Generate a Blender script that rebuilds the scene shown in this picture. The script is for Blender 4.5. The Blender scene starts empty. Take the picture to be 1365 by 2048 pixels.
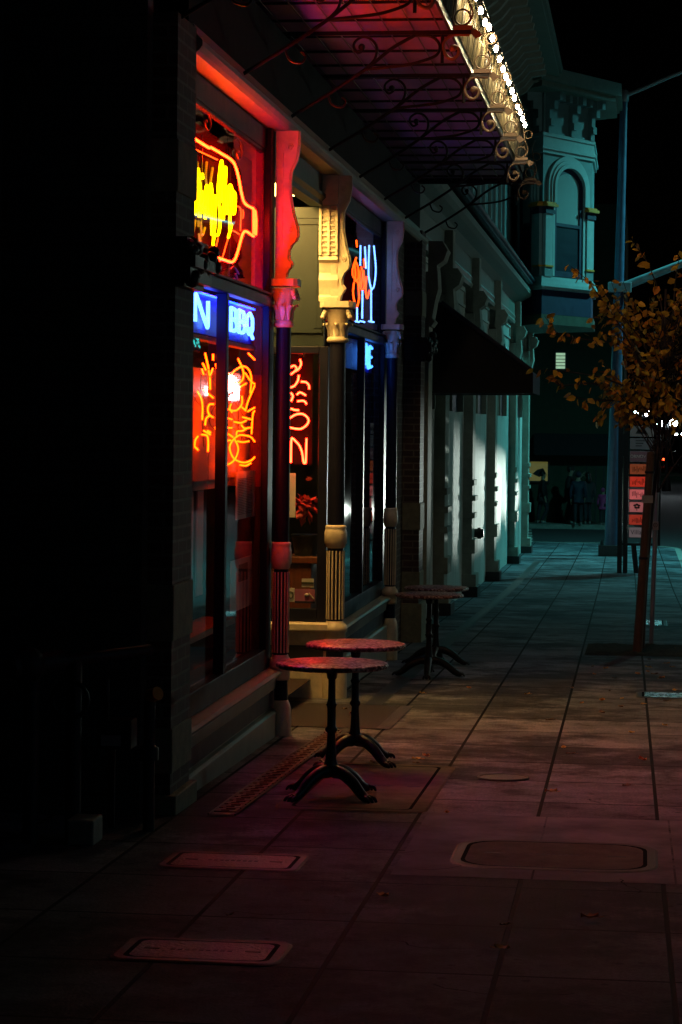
import bpy, bmesh, math, random
from mathutils import Vector, Matrix
random.seed(7)
R = math.radians
PI = math.pi
SC = bpy.context.scene
COL = SC.collection

# ------------------------------------------------------------------ camera
F, PU, PV, ROLL, TANT = 4700.0, 682.5, 851.7, .0105, .1278
TH = math.atan(TANT); S_, C_ = math.sin(TH), math.cos(TH); EYE = 1.77
cam_d = bpy.data.cameras.new("camera"); cam = bpy.data.objects.new("camera", cam_d); COL.objects.link(cam)
cr, sr = math.cos(ROLL), math.sin(ROLL)
rt, up = Vector((C_, S_, 0)), Vector((0, 0, 1))
Rx, Ux = rt * cr + up * sr, up * cr - rt * sr
Zx = Rx.cross(Ux)
cam.matrix_world = Matrix(((Rx.x, Ux.x, Zx.x, 0), (Rx.y, Ux.y, Zx.y, 0), (Rx.z, Ux.z, Zx.z, EYE), (0, 0, 0, 1)))
cam_d.sensor_fit = 'HORIZONTAL'; cam_d.sensor_width = 24.0; cam_d.lens = F / 1365 * 24
cam_d.shift_x = 0; cam_d.shift_y = -(1024 - PV) / 1365
cam_d.clip_start = .1; cam_d.clip_end = 3000
SC.camera = cam

# ------------------------------------------------------------------ world, exposure
W = bpy.data.worlds.new("World"); SC.world = W; W.use_nodes = True
nt = W.node_tree; bg = nt.nodes["Background"]
sky = nt.nodes.new("ShaderNodeTexSky"); sky.sky_type = 'NISHITA'; sky.sun_disc = False
sky.sun_elevation = R(-6.0); sky.sun_rotation = R(60)
nt.links.new(sky.outputs[0], bg.inputs[0]); bg.inputs[1].default_value = .012
SC.view_settings.view_transform = 'Standard'; SC.view_settings.look = 'None'
SC.view_settings.exposure = 0; SC.view_settings.gamma = 1
SC.render.engine = 'CYCLES'
cy = SC.cycles
cy.use_denoising = True
cy.max_bounces = 6; cy.diffuse_bounces = 2; cy.glossy_bounces = 3; cy.transmission_bounces = 3
cy.transparent_max_bounces = 10; cy.sample_clamp_indirect = 3.0; cy.caustics_reflective = False; cy.caustics_refractive = False
cy.use_light_tree = True

# ------------------------------------------------------------------ geometry helpers
def ray(u, v):
    a, b = (u - PU) / F, -(v - PV) / F
    x, y = a * cr - b * sr, a * sr + b * cr
    return C_ * x - S_, S_ * x + C_, y
def at_x(u, v, X):
    d = ray(u, v); t = X / d[0]; return Vector((X, t * d[1], EYE + t * d[2]))
def at_y(u, v, Y):
    d = ray(u, v); t = Y / d[1]; return Vector((t * d[0], Y, EYE + t * d[2]))
PROF = [(-12, .287), (0, 0), (40, -.956), (62, -1.24), (140, -1.33), (900, -1.9)]
def gz(y):
    for (a, za), (b, zb) in zip(PROF, PROF[1:]):
        if y <= b or b == 900:
            return za + (zb - za) * (y - a) / (b - a)
def on_ground(u, v):
    d = ray(u, v); t = EYE / -d[2]
    for _ in range(30):
        t = (EYE - gz(t * d[1])) / -d[2]
    return Vector((t * d[0], t * d[1], gz(t * d[1])))
def smooth_path(pts, n=5, closed=False):
    P = [Vector(p) for p in pts]
    if len(P) < 3: return P
    out = []; m = len(P); rng = range(m if closed else m - 1)
    for i in rng:
        p0 = P[(i - 1) % m] if (closed or i > 0) else P[0] * 2 - P[1]
        p1, p2 = P[i], P[(i + 1) % m]
        p3 = P[(i + 2) % m] if (closed or i + 2 < m) else P[-1] * 2 - P[-2]
        for k in range(n):
            t = k / n
            out.append(.5 * ((2 * p1) + (p2 - p0) * t + (2 * p0 - 5 * p1 + 4 * p2 - p3) * t * t + (3 * p1 - p0 - 3 * p2 + p3) * t ** 3))
    if not closed: out.append(P[-1])
    return out

class MB:
    def __init__(s): s.v = []; s.f = []; s.sm = []
    def add(s, vs, fs, smooth=False):
        o = len(s.v); s.v += [Vector(p) for p in vs]
        for f in fs: s.f.append([i + o for i in f]); s.sm.append(smooth)
        return s
    def box(s, x0, x1, y0, y1, z0, z1):
        x0, x1 = sorted((x0, x1)); y0, y1 = sorted((y0, y1)); z0, z1 = sorted((z0, z1))
        return s.add([(x0, y0, z0), (x1, y0, z0), (x1, y1, z0), (x0, y1, z0), (x0, y0, z1), (x1, y0, z1), (x1, y1, z1), (x0, y1, z1)],
                     [(0, 3, 2, 1), (4, 5, 6, 7), (0, 1, 5, 4), (1, 2, 6, 5), (2, 3, 7, 6), (3, 0, 4, 7)])
    def prism(s, pts, off, smooth=False):
        P = [Vector(p) for p in pts]; o = Vector(off); n = len(P)
        nrm = Vector((0, 0, 0))
        for i in range(n): nrm += P[i].cross(P[(i + 1) % n])
        if nrm.dot(o) > 0: P = P[::-1]
        fs = [list(range(n)), list(range(2 * n - 1, n - 1, -1))]
        s.add(P + [p + o for p in P], fs)
        s.add(P + [p + o for p in P], [(i, n + i, n + (i + 1) % n, (i + 1) % n) for i in range(n)], smooth)
        return s
    def prof_y(s, xz, y0, y1, smooth=False):           # x-z outline swept along y
        return s.prism([(x, y0, z) for x, z in xz], (0, y1 - y0, 0), smooth)
    def tube(s, pts, r, n=8, closed=False, r1=None, cap=True):
        P = [Vector(p) for p in pts]; m = len(P)
        if m < 2: return s
        vs = []; prev = None
        for i in range(m):
            a = P[(i - 1) % m] if (closed or i > 0) else P[i]
            b = P[(i + 1) % m] if (closed or i < m - 1) else P[i]
            t = (b - a)
            t = t.normalized() if t.length > 1e-9 else Vector((0, 0, 1))
            if prev is None:
                q = Vector((0, 0, 1)) if abs(t.z) < .9 else Vector((1, 0, 0))
                prev = (q - t * q.dot(t)).normalized()
            else:
                prev = (prev - t * prev.dot(t))
                prev = prev.normalized() if prev.length > 1e-6 else Vector((1, 0, 0))
            w = t.cross(prev); rr = r if r1 is None else r + (r1 - r) * i / (m - 1)
            for k in range(n):
                a2 = 2 * PI * k / n; vs.append(P[i] + (prev * math.cos(a2) + w * math.sin(a2)) * rr)
        fs = []
        for i in range(m if closed else m - 1):
            j = (i + 1) % m
            for k in range(n):
                l = (k + 1) % n; fs.append((i * n + k, i * n + l, j * n + l, j * n + k))
        s.add(vs, fs, True)
        if not closed and cap: s.add(vs, [tuple(range(n - 1, -1, -1)), tuple((m - 1) * n + k for k in range(n))])
        return s
    def lathe(s, prof, c, n=24, smooth=True):           # prof: (r, z)
        vs = []; cx, cyy, cz = c
        for r, z in prof:
            for k in range(n):
                a = 2 * PI * k / n; vs.append((cx + r * math.cos(a), cyy + r * math.sin(a), cz + z))
        fs = []; m = len(prof)
        for i in range(m - 1):
            for k in range(n):
                l = (k + 1) % n; fs.append((i * n + k, i * n + l, (i + 1) * n + l, (i + 1) * n + k))
        s.add(vs, fs, smooth)
        s.add(vs, [tuple(range(n - 1, -1, -1)), tuple((m - 1) * n + k for k in range(n))])
        return s
    def ball(s, c, r, n=12, sz=1.0):
        pr = [(max(r * math.sin(PI * i / n), 1e-4), -r * sz * math.cos(PI * i / n)) for i in range(n + 1)]
        return s.lathe(pr, c, n)
    def text(s, body, origin, ux, uy, size, depth=.004):
        cu = bpy.data.curves.new("t", 'FONT'); cu.body = body; cu.size = size; cu.extrude = depth; cu.align_x = 'CENTER'; cu.align_y = 'CENTER'
        o = bpy.data.objects.new("t", cu); COL.objects.link(o)
        dg = bpy.context.evaluated_depsgraph_get(); me = bpy.data.meshes.new_from_object(o.evaluated_get(dg))
        ux, uy, org = Vector(ux), Vector(uy), Vector(origin); n = ux.cross(uy).normalized()
        s.add([org + ux * v.co.x + uy * v.co.y + n * v.co.z for v in me.vertices], [list(p.vertices) for p in me.polygons])
        bpy.data.objects.remove(o); bpy.data.curves.remove(cu); bpy.data.meshes.remove(me)
        return s

def wloc(o):
    l = Vector((0, 0, 0))
    while o is not None: l += o.location; o = o.parent
    return l
def tag(o, label=None, cat=None, group=None, kind=None):
    if label: o['label'] = label
    if cat: o['category'] = cat
    if group: o['group'] = group
    if kind: o['kind'] = kind
    return o
def thing(name, label, cat, loc=(0, 0, 0), group=None, kind=None):
    o = bpy.data.objects.new(name, None); COL.objects.link(o); o.location = loc; o.empty_display_size = .1
    return tag(o, label, cat, group, kind)
def obj(name, mb, m, parent=None, bevel=0, loc=None):
    me = bpy.data.meshes.new(name)
    off = wloc(parent) if parent else Vector((0, 0, 0))
    if loc is not None: off = off + Vector(loc) if parent is None else Vector(loc)
    me.from_pydata([v - off for v in mb.v], [], mb.f); me.validate(clean_customdata=False)
    if len(me.polygons) == len(mb.sm): me.polygons.foreach_set("use_smooth", mb.sm)
    me.materials.append(m); me.update()
    o = bpy.data.objects.new(name, me); COL.objects.link(o)
    if parent: o.parent = parent; o.location = (Vector(loc) - wloc(parent)) if loc is not None else (0, 0, 0)
    elif loc is not None: o.location = loc
    if bevel:
        b = o.modifiers.new("b", 'BEVEL'); b.width = bevel; b.segments = 2; b.limit_method = 'ANGLE'; b.angle_limit = R(40)
    return o
def copy_tree(o, parent=None):
    c = o.copy(); COL.objects.link(c); c.parent = parent
    for ch in list(o.children): copy_tree(ch, c)
    return c

# ------------------------------------------------------------------ materials
MATS = {}
def nodes_of(name):
    m = bpy.data.materials.new(name); m.use_nodes = True
    t = m.node_tree; b = t.nodes["Principled BSDF"]
    return m, t, b
def N(t, typ, **kw):
    n = t.nodes.new(typ)
    for k, v in kw.items(): setattr(n, k, v)
    return n
def mat(name, col, rough=.6, metal=0, var=.25, scale=6, bump=.15, spec=.5, stretch=None, bscale=None):
    if name in MATS: return MATS[name]
    m, t, b = nodes_of(name); L = t.links.new
    tc = N(t, "ShaderNodeTexCoord"); mp = N(t, "ShaderNodeMapping"); L(tc.outputs["Object"], mp.inputs[0])
    if stretch: mp.inputs["Scale"].default_value = stretch
    no = N(t, "ShaderNodeTexNoise"); no.inputs["Scale"].default_value = scale; no.inputs["Detail"].default_value = 8; no.inputs["Roughness"].default_value = .65
    L(mp.outputs[0], no.inputs[0])
    rp = N(t, "ShaderNodeMapRange"); rp.inputs["From Min"].default_value = .3; rp.inputs["From Max"].default_value = .7
    rp.inputs["To Min"].default_value = 1 - var; rp.inputs["To Max"].default_value = 1 + var
    L(no.outputs[0], rp.inputs[0])
    mx = N(t, "ShaderNodeVectorMath", operation='SCALE'); mx.inputs[0].default_value = col[:3]; L(rp.outputs[0], mx.inputs["Scale"])
    L(mx.outputs[0], b.inputs["Base Color"])
    rr = N(t, "ShaderNodeMapRange"); rr.inputs["To Min"].default_value = max(rough - .12, .03); rr.inputs["To Max"].default_value = min(rough + .12, 1)
    L(no.outputs[0], rr.inputs[0]); L(rr.outputs[0], b.inputs["Roughness"])
    b.inputs["Metallic"].default_value = metal; b.inputs["Specular IOR Level"].default_value = spec
    if bump:
        n2 = N(t, "ShaderNodeTexNoise"); n2.inputs["Scale"].default_value = bscale or scale * 9; n2.inputs["Detail"].default_value = 4
        L(mp.outputs[0], n2.inputs[0])
        bu = N(t, "ShaderNodeBump"); bu.inputs["Strength"].default_value = bump; bu.inputs["Distance"].default_value = .01
        L(n2.outputs[0], bu.inputs["Height"]); L(bu.outputs[0], b.inputs["Normal"])
    MATS[name] = m; return m
def emit(name, col, strength):
    if name in MATS: return MATS[name]
    m, t, b = nodes_of(name)
    b.inputs["Base Color"].default_value = (.12, .12, .12, 1)
    b.inputs["Emission Color"].default_value = (*col, 1); b.inputs["Emission Strength"].default_value = strength
    # a barely uneven glow, as real tubes and bulbs have
    tc = N(t, "ShaderNodeTexCoord"); no = N(t, "ShaderNodeTexNoise"); no.inputs["Scale"].default_value = 9
    t.links.new(tc.outputs["Object"], no.inputs[0])
    rp = N(t, "ShaderNodeMapRange"); rp.inputs["To Min"].default_value = strength * .75; rp.inputs["To Max"].default_value = strength * 1.25
    t.links.new(no.outputs[0], rp.inputs[0]); t.links.new(rp.outputs[0], b.inputs["Emission Strength"])
    MATS[name] = m; return m
def glass(name="window_glass", tint=(.9, .92, .92)):
    if name in MATS: return MATS[name]
    m = bpy.data.materials.new(name); m.use_nodes = True; t = m.node_tree
    for n in list(t.nodes): t.nodes.remove(n)
    L = t.links.new
    out = N(t, "ShaderNodeOutputMaterial"); mx = N(t, "ShaderNodeMixShader"); tr = N(t, "ShaderNodeBsdfTransparent"); gl = N(t, "ShaderNodeBsdfGlossy")
    tr.inputs[0].default_value = (*tint, 1)
    lw = N(t, "ShaderNodeLayerWeight"); lw.inputs[0].default_value = .5
    pw = N(t, "ShaderNodeMath", operation='POWER'); pw.inputs[1].default_value = 5; L(lw.outputs["Facing"], pw.inputs[0])
    ma = N(t, "ShaderNodeMath", operation='MULTIPLY_ADD'); ma.inputs[1].default_value = .9; ma.inputs[2].default_value = .06; L(pw.outputs[0], ma.inputs[0])
    tc = N(t, "ShaderNodeTexCoord"); no = N(t, "ShaderNodeTexNoise"); no.inputs["Scale"].default_value = 1.2; L(tc.outputs["Object"], no.inputs[0])
    rp = N(t, "ShaderNodeMapRange"); rp.inputs["To Min"].default_value = .0; rp.inputs["To Max"].default_value = .06; L(no.outputs[0], rp.inputs[0]); L(rp.outputs[0], gl.inputs["Roughness"])
    L(ma.outputs[0], mx.inputs[0]); L(tr.outputs[0], mx.inputs[1]); L(gl.outputs[0], mx.inputs[2]); L(mx.outputs[0], out.inputs[0])
    MATS[name] = m; return m
def brick(name, c1, c2, mortar, w=.22, h=.072, ms=.009, rough=.75):
    if name in MATS: return MATS[name]
    m, t, b = nodes_of(name); L = t.links.new
    tc = N(t, "ShaderNodeTexCoord"); sx = N(t, "ShaderNodeSeparateXYZ"); L(tc.outputs["Object"], sx.inputs[0])
    ad = N(t, "ShaderNodeMath", operation='ADD'); L(sx.outputs[0], ad.inputs[0]); L(sx.outputs[1], ad.inputs[1])
    cb = N(t, "ShaderNodeCombineXYZ"); L(ad.outputs[0], cb.inputs[0]); L(sx.outputs[2], cb.inputs[1])
    br = N(t, "ShaderNodeTexBrick"); L(cb.outputs[0], br.inputs["Vector"])
    br.inputs["Color1"].default_value = (*c1, 1); br.inputs["Color2"].default_value = (*c2, 1); br.inputs["Mortar"].default_value = (*mortar, 1)
    br.inputs["Scale"].default_value = 1; br.inputs["Brick Width"].default_value = w; br.inputs["Row Height"].default_value = h
    br.inputs["Mortar Size"].default_value = ms; br.inputs["Mortar Smooth"].default_value = .2
    no = N(t, "ShaderNodeTexNoise"); no.inputs["Scale"].default_value = 14; L(tc.outputs["Object"], no.inputs[0])
    mx = N(t, "ShaderNodeMix", data_type='RGBA', blend_type='MULTIPLY'); mx.inputs[0].default_value = .5
    L(br.outputs[0], mx.inputs[6]); L(no.outputs[0], mx.inputs[7]); L(mx.outputs[2], b.inputs["Base Color"])
    b.inputs["Roughness"].default_value = rough
    bu = N(t, "ShaderNodeBump"); bu.inputs["Strength"].default_value = .5; bu.inputs["Distance"].default_value = .01; bu.invert = True
    L(br.outputs["Fac"], bu.inputs["Height"]); L(bu.outputs[0], b.inputs["Normal"])
    MATS[name] = m; return m
def slabs():
    m, t, b = nodes_of("sidewalk_concrete"); L = t.links.new
    tc = N(t, "ShaderNodeTexCoord"); mp = N(t, "ShaderNodeMapping"); L(tc.outputs["Object"], mp.inputs[0])
    mp.inputs["Rotation"].default_value = (0, 0, R(-.345)); mp.inputs["Location"].default_value = (.447 + .63 * 20, -.09, 0)
    br = N(t, "ShaderNodeTexBrick"); br.offset = 0; br.squash = 1; L(mp.outputs[0], br.inputs["Vector"])
    br.inputs["Color1"].default_value = (.17, .178, .2, 1); br.inputs["Color2"].default_value = (.085, .09, .104, 1); br.inputs["Mortar"].default_value = (.006, .006, .006, 1)
    br.inputs["Scale"].default_value = 1; br.inputs["Brick Width"].default_value = .63; br.inputs["Row Height"].default_value = .93
    br.inputs["Mortar Size"].default_value = .012; br.inputs["Mortar Smooth"].default_value = .3; br.inputs["Bias"].default_value = -.1
    n1 = N(t, "ShaderNodeTexNoise"); n1.inputs["Scale"].default_value = 2.2; n1.inputs["Detail"].default_value = 9; n1.inputs["Roughness"].default_value = .68; L(tc.outputs["Object"], n1.inputs[0])
    n2 = N(t, "ShaderNodeTexNoise"); n2.inputs["Scale"].default_value = 70; n2.inputs["Detail"].default_value = 5; L(tc.outputs["Object"], n2.inputs[0])
    r1 = N(t, "ShaderNodeMapRange"); r1.inputs["From Min"].default_value = .32; r1.inputs["From Max"].default_value = .68; r1.inputs["To Min"].default_value = .4; r1.inputs["To Max"].default_value = 1.45; L(n1.outputs[0], r1.inputs[0])
    r2 = N(t, "ShaderNodeMapRange"); r2.inputs["From Min"].default_value = .3; r2.inputs["From Max"].default_value = .7; r2.inputs["To Min"].default_value = .7; r2.inputs["To Max"].default_value = 1.3; L(n2.outputs[0], r2.inputs[0])
    mu = N(t, "ShaderNodeMath", operation='MULTIPLY'); L(r1.outputs[0], mu.inputs[0]); L(r2.outputs[0], mu.inputs[1])
    sc = N(t, "ShaderNodeVectorMath", operation='SCALE'); L(br.outputs[0], sc.inputs[0]); L(mu.outputs[0], sc.inputs["Scale"])
    vo = N(t, "ShaderNodeTexVoronoi"); vo.inputs["Scale"].default_value = 5.5; L(tc.outputs["Object"], vo.inputs[0])          # trodden gum
    gm = N(t, "ShaderNodeMapRange"); gm.inputs["From Min"].default_value = .085; gm.inputs["From Max"].default_value = .11; L(vo.outputs["Distance"], gm.inputs[0])
    n3 = N(t, "ShaderNodeTexNoise"); n3.inputs["Scale"].default_value = .55; n3.inputs["Detail"].default_value = 12; n3.inputs["Roughness"].default_value = .75; L(tc.outputs["Object"], n3.inputs[0])
    ss = N(t, "ShaderNodeMapRange"); ss.inputs["From Min"].default_value = .44; ss.inputs["From Max"].default_value = .52; ss.inputs["To Min"].default_value = .55; ss.inputs["To Max"].default_value = 1.12; L(n3.outputs[0], ss.inputs[0])
    g2 = N(t, "ShaderNodeMapRange"); g2.inputs["To Min"].default_value = .45; g2.inputs["To Max"].default_value = 1.0; L(gm.outputs[0], g2.inputs[0])
    m3 = N(t, "ShaderNodeMath", operation='MULTIPLY'); L(ss.outputs[0], m3.inputs[0]); L(g2.outputs[0], m3.inputs[1])
    s2 = N(t, "ShaderNodeVectorMath", operation='SCALE'); L(sc.outputs[0], s2.inputs[0]); L(m3.outputs[0], s2.inputs["Scale"])
    L(s2.outputs[0], b.inputs["Base Color"]); b.inputs["Specular IOR Level"].default_value = .06
    rr = N(t, "ShaderNodeMapRange"); rr.inputs["To Min"].default_value = .55; rr.inputs["To Max"].default_value = .95; L(n1.outputs[0], rr.inputs[0]); L(rr.outputs[0], b.inputs["Roughness"])
    h = N(t, "ShaderNodeMath", operation='MULTIPLY_ADD'); L(br.outputs["Fac"], h.inputs[0]); h.inputs[1].default_value = -1.0; L(n2.outputs[0], h.inputs[2])
    bu = N(t, "ShaderNodeBump"); bu.inputs["Strength"].default_value = .35; bu.inputs["Distance"].default_value = .01; L(h.outputs[0], bu.inputs["Height"]); L(bu.outputs[0], b.inputs["Normal"])
    return m
def terrazzo():
    m, t, b = nodes_of("speckled_table_stone"); L = t.links.new
    tc = N(t, "ShaderNodeTexCoord"); vo = N(t, "ShaderNodeTexVoronoi"); vo.inputs["Scale"].default_value = 62; L(tc.outputs["Object"], vo.inputs[0])
    rp = N(t, "ShaderNodeValToRGB"); L(vo.outputs["Color"], rp.inputs[0])
    e = rp.color_ramp.elements; e[0].color = (.09, .045, .04, 1); e[1].color = (.8, .6, .5, 1); x = rp.color_ramp.elements.new(.6); x.color = (.22, .12, .1, 1)
    L(rp.outputs[0], b.inputs["Base Color"]); b.inputs["Roughness"].default_value = .3
    sp_ = N(t, "ShaderNodeValToRGB"); L(vo.outputs["Color"], sp_.inputs[0]); sp_.color_ramp.elements[0].position = .42; sp_.color_ramp.elements[0].color = (.02, .02, .02, 1); sp_.color_ramp.elements[1].position = .5; sp_.color_ramp.elements[1].color = (.9, .9, .9, 1)
    L(sp_.outputs[0], b.inputs["Specular IOR Level"])
    bu = N(t, "ShaderNodeBump"); bu.inputs["Strength"].default_value = .35; bu.inputs["Distance"].default_value = .004; L(vo.outputs["Color"], bu.inputs["Height"]); L(bu.outputs[0], b.inputs["Normal"])
    return m
def leaf_mat(name, cols):
    m, t, b = nodes_of(name); L = t.links.new
    g = N(t, "ShaderNodeNewGeometry"); rp = N(t, "ShaderNodeValToRGB"); L(g.outputs["Random Per Island"], rp.inputs[0])
    el = rp.color_ramp.elements
    el[0].color = (*cols[0], 1); el[1].color = (*cols[-1], 1)
    for i, c in enumerate(cols[1:-1]): x = el.new((i + 1) / (len(cols) - 1)); x.color = (*c, 1)
    L(rp.outputs[0], b.inputs["Base Color"]); b.inputs["Roughness"].default_value = .55
    return m

M_walk = slabs()
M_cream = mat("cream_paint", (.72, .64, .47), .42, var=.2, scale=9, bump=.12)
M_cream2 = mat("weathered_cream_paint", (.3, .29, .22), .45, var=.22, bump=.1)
M_navy = mat("navy_gloss_paint", (.01, .012, .028), .45, var=.2, bump=0, spec=.22)
M_olive = mat("sage_green_paint", (.055, .075, .06), .5, var=.12, bump=.06)
M_dkolive = mat("dark_green_paint", (.07, .075, .05), .5, var=.2, bump=.1)
M_iron = mat("black_wrought_iron", (.02, .02, .022), .42, .3, bump=.2)
M_rust = mat("tan_painted_iron", (.22, .16, .1), .5, .1, bump=.2)
M_brick = brick("dark_brick", (.10, .05, .04), (.06, .035, .03), (.17, .15, .12))
M_pbrick = brick("painted_brick", (.05, .065, .055), (.04, .055, .048), (.025, .03, .028), w=.4, h=.12)
M_stone = mat("olive_stone_block", (.2, .2, .13), .8, var=.3, scale=12, bump=.5)
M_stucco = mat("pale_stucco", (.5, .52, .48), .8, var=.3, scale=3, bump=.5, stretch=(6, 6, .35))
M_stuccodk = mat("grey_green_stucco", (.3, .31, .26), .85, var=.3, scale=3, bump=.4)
M_teal = mat("pale_teal_paint", (.36, .5, .5), .55, var=.1, bump=.05)
M_teal2 = mat("mid_teal_paint", (.16, .25, .26), .55, var=.15, bump=.05)
M_blue = mat("deep_blue_paint", (.022, .02, .06), .5, var=.15, bump=.05)
M_gold = mat("gold_paint", (.8, .3, .03), .45, .2, bump=.05)
M_black = mat("black_canvas", (.012, .012, .016), .85, var=.2, bump=.2)
M_glass = glass()
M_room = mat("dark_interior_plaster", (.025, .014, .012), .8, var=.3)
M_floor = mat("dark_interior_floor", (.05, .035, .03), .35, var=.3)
M_concrete = mat("cover_concrete", (.13, .12, .1), .8, var=.4, scale=5, bump=.4, spec=.06)
M_frame = mat("worn_steel_rim", (.055, .055, .055), .6, .2, var=.4, scale=9, bump=.2)
M_lidm = mat("dull_cast_iron", (.075, .07, .068), .5, .3, var=.6, scale=10, bump=.9, bscale=60)
M_asph = mat("asphalt", (.05, .052, .055), .65, var=.35, scale=2, bump=.5, bscale=90)
M_paint = mat("worn_road_paint", (.55, .55, .5), .6, var=.35, scale=4, bump=.2)
M_kerb = mat("kerb_concrete", (.26, .25, .22), .7, var=.3, bump=.3)
M_galv = mat("galvanised_steel", (.3, .33, .36), .5, .4, var=.2, scale=5, bump=.1)
M_stake = mat("stained_timber_stake", (.1, .055, .03), .8, var=.35, scale=8, bump=.4, stretch=(8, 8, 1))
M_bark = mat("dark_bark", (.05, .035, .03), .85, var=.4, scale=10, bump=.6)
M_soil = mat("tree_pit_soil", (.05, .042, .03), .95, var=.5, scale=14, bump=1, spec=.05)
M_paper = mat("white_paper", (.75, .72, .68), .7, var=.05, bump=0)
M_wood = mat("red_stained_wood", (.2, .06, .03), .4, var=.3, scale=5, stretch=(6, 6, .6))
M_metalblue = mat("blue_grey_siding", (.06, .09, .13), .5, .2, var=.2)
M_soot = mat("dirt_filled_gap", (.004, .004, .004), .95, var=.2, bump=0, spec=.02)
M_dark = mat("soot_dark_paint", (.02, .022, .024), .6, var=.3)

# ------------------------------------------------------------------ ground
def strip(name, x0, x1, ys, m, dz=0, kind='structure', label=None, cat=None, nx=2):
    b = MB(); vs = []
    for y in ys:
        for i in range(nx): vs.append((x0 + (x1 - x0) * i / (nx - 1), y, gz(y) + dz))
    fs = [(j * nx + i, j * nx + i + 1, (j + 1) * nx + i + 1, (j + 1) * nx + i) for j in range(len(ys) - 1) for i in range(nx - 1)]
    b.add(vs, fs); return tag(obj(name, b, m), label, cat, None, kind)
strip("ground", -300, 300, [-12, 0, 40, 62, 140, 900], M_asph, -.16)
KX = .86
w = MB()
ys = [-6, 0, 10, 20, 30, 40, 50, 59.0]
for a, c in zip(ys, ys[1:]):
    w.add([(-9, a, gz(a)), (KX, a, gz(a)), (KX, c, gz(c)), (-9, c, gz(c))], [(0, 1, 2, 3)])
pts = [(-9, 59, gz(59)), (KX, 59, gz(59))] + [(KX - 2.6 + 2.6 * math.cos(a), 59 + 2.6 * math.sin(a), gz(60)) for a in [R(15 * i) for i in range(1, 7)]] + [(-9, 61.6, gz(61))]
w.add(pts, [tuple(range(len(pts)))])
tag(obj("sidewalk", w, M_walk), kind='structure')
k = MB()
kp = [(KX, y) for y in (-6, 0, 10, 20, 30, 40, 50, 59)] + [(KX - 2.6 + 2.6 * math.cos(R(15 * i)), 59 + 2.6 * math.sin(R(15 * i))) for i in range(1, 7)] + [(-9, 61.6)]
for (xa, ya), (xb, yb) in zip(kp, kp[1:]):
    d = Vector((xb - xa, yb - ya, 0)).normalized(); n = Vector((d.y, -d.x, 0)) * .15
    za, zb = gz(min(ya, 60)) + .003, gz(min(yb, 60)) + .003
    k.add([(xa, ya, za), (xb, yb, zb), (xb + n.x, yb + n.y, zb), (xa + n.x, ya + n.y, za), (xa + n.x, ya + n.y, za - .17), (xb + n.x, yb + n.y, zb - .17)],
          [(0, 3, 2, 1), (3, 4, 5, 2)])
tag(obj("kerb", k, M_kerb), kind='structure')
strip("road", KX + .12, 60, [-12, 0, 40, 62, 140, 400], M_asph, -.14)
strip("cross_street", -60, KX + .2, [61.7, 66, 70, 74], M_asph, -.138)
fw = MB(); fw.box(-60, -.2, 74.0, 75.9, gz(75) - .2, gz(75) + .0); tag(obj("far_sidewalk", fw, M_kerb), kind='structure')
fw = MB(); fw.box(.9, 9, 165, 215, gz(180) - .2, gz(180) + .02); tag(obj("far_pavement", fw, M_kerb), kind='structure')
cw = MB()
for i in range(6):
    y = 62.6 + i * 1.9; x0 = -3.15 - i * .1
    cw.add([(x0 - .35, y, gz(y) - .134), (x0 + .35, y, gz(y) - .134), (x0 + .3, y + 1.1, gz(y + 1.1) - .134), (x0 - .4, y + 1.1, gz(y + 1.1) - .134)], [(0, 1, 2, 3)])
cw.add([(-7, 66.3, gz(66) - .134), (-3.6, 66.3, gz(66) - .134), (-3.6, 66.45, gz(66) - .134), (-7, 66.45, gz(66) - .134)], [(0, 1, 2, 3)])
tag(obj("crosswalk_marking", cw, M_paint), kind='structure')
ck = MB(); rnd = random.Random(77)
for (u, v) in ((1180, 1600), (700, 1830), (930, 1900), (1240, 1760), (1020, 1460), (640, 1690), (1150, 1990), (830, 1740)):
    p = on_ground(u, v); a = rnd.uniform(0, 6.3); P = []
    for i in range(9):
        P.append((p.x, p.y)); a += rnd.uniform(-.7, .7); p = p + Vector((math.cos(a), math.sin(a), 0)) * rnd.uniform(.04, .09)
    for (xa, ya), (xb, yb) in zip(P, P[1:]):
        d = Vector((xb - xa, yb - ya, 0)).normalized(); n = Vector((-d.y, d.x, 0)) * rnd.uniform(.0015, .004)
        ck.add([(xa - n.x, ya - n.y, gz(ya) + .004), (xb - n.x, yb - n.y, gz(yb) + .004), (xb + n.x, yb + n.y, gz(yb) + .004), (xa + n.x, ya + n.y, gz(ya) + .004)], [(0, 1, 2, 3)])
tag(obj("sidewalk_cracks", ck, M_soot), kind='structure')
# lighter repaired slabs
rp_ = MB(); M_patch = mat("newer_concrete", (.19, .195, .215), .8, var=.4, scale=3, bump=.3, spec=.06)
for x0, x1 in ((-1.1, -.47), (-.46, .17), (.18, .8)):
    rp_.add([(x0, 10.53, gz(10.53) + .003), (x1, 10.53, gz(10.53) + .003), (x1 - .01, 12.52, gz(12.52) + .003), (x0 - .01, 12.52, gz(12.52) + .003)], [(0, 1, 2, 3)])
tag(obj("repaired_paving", rp_, M_patch), kind='structure')

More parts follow.
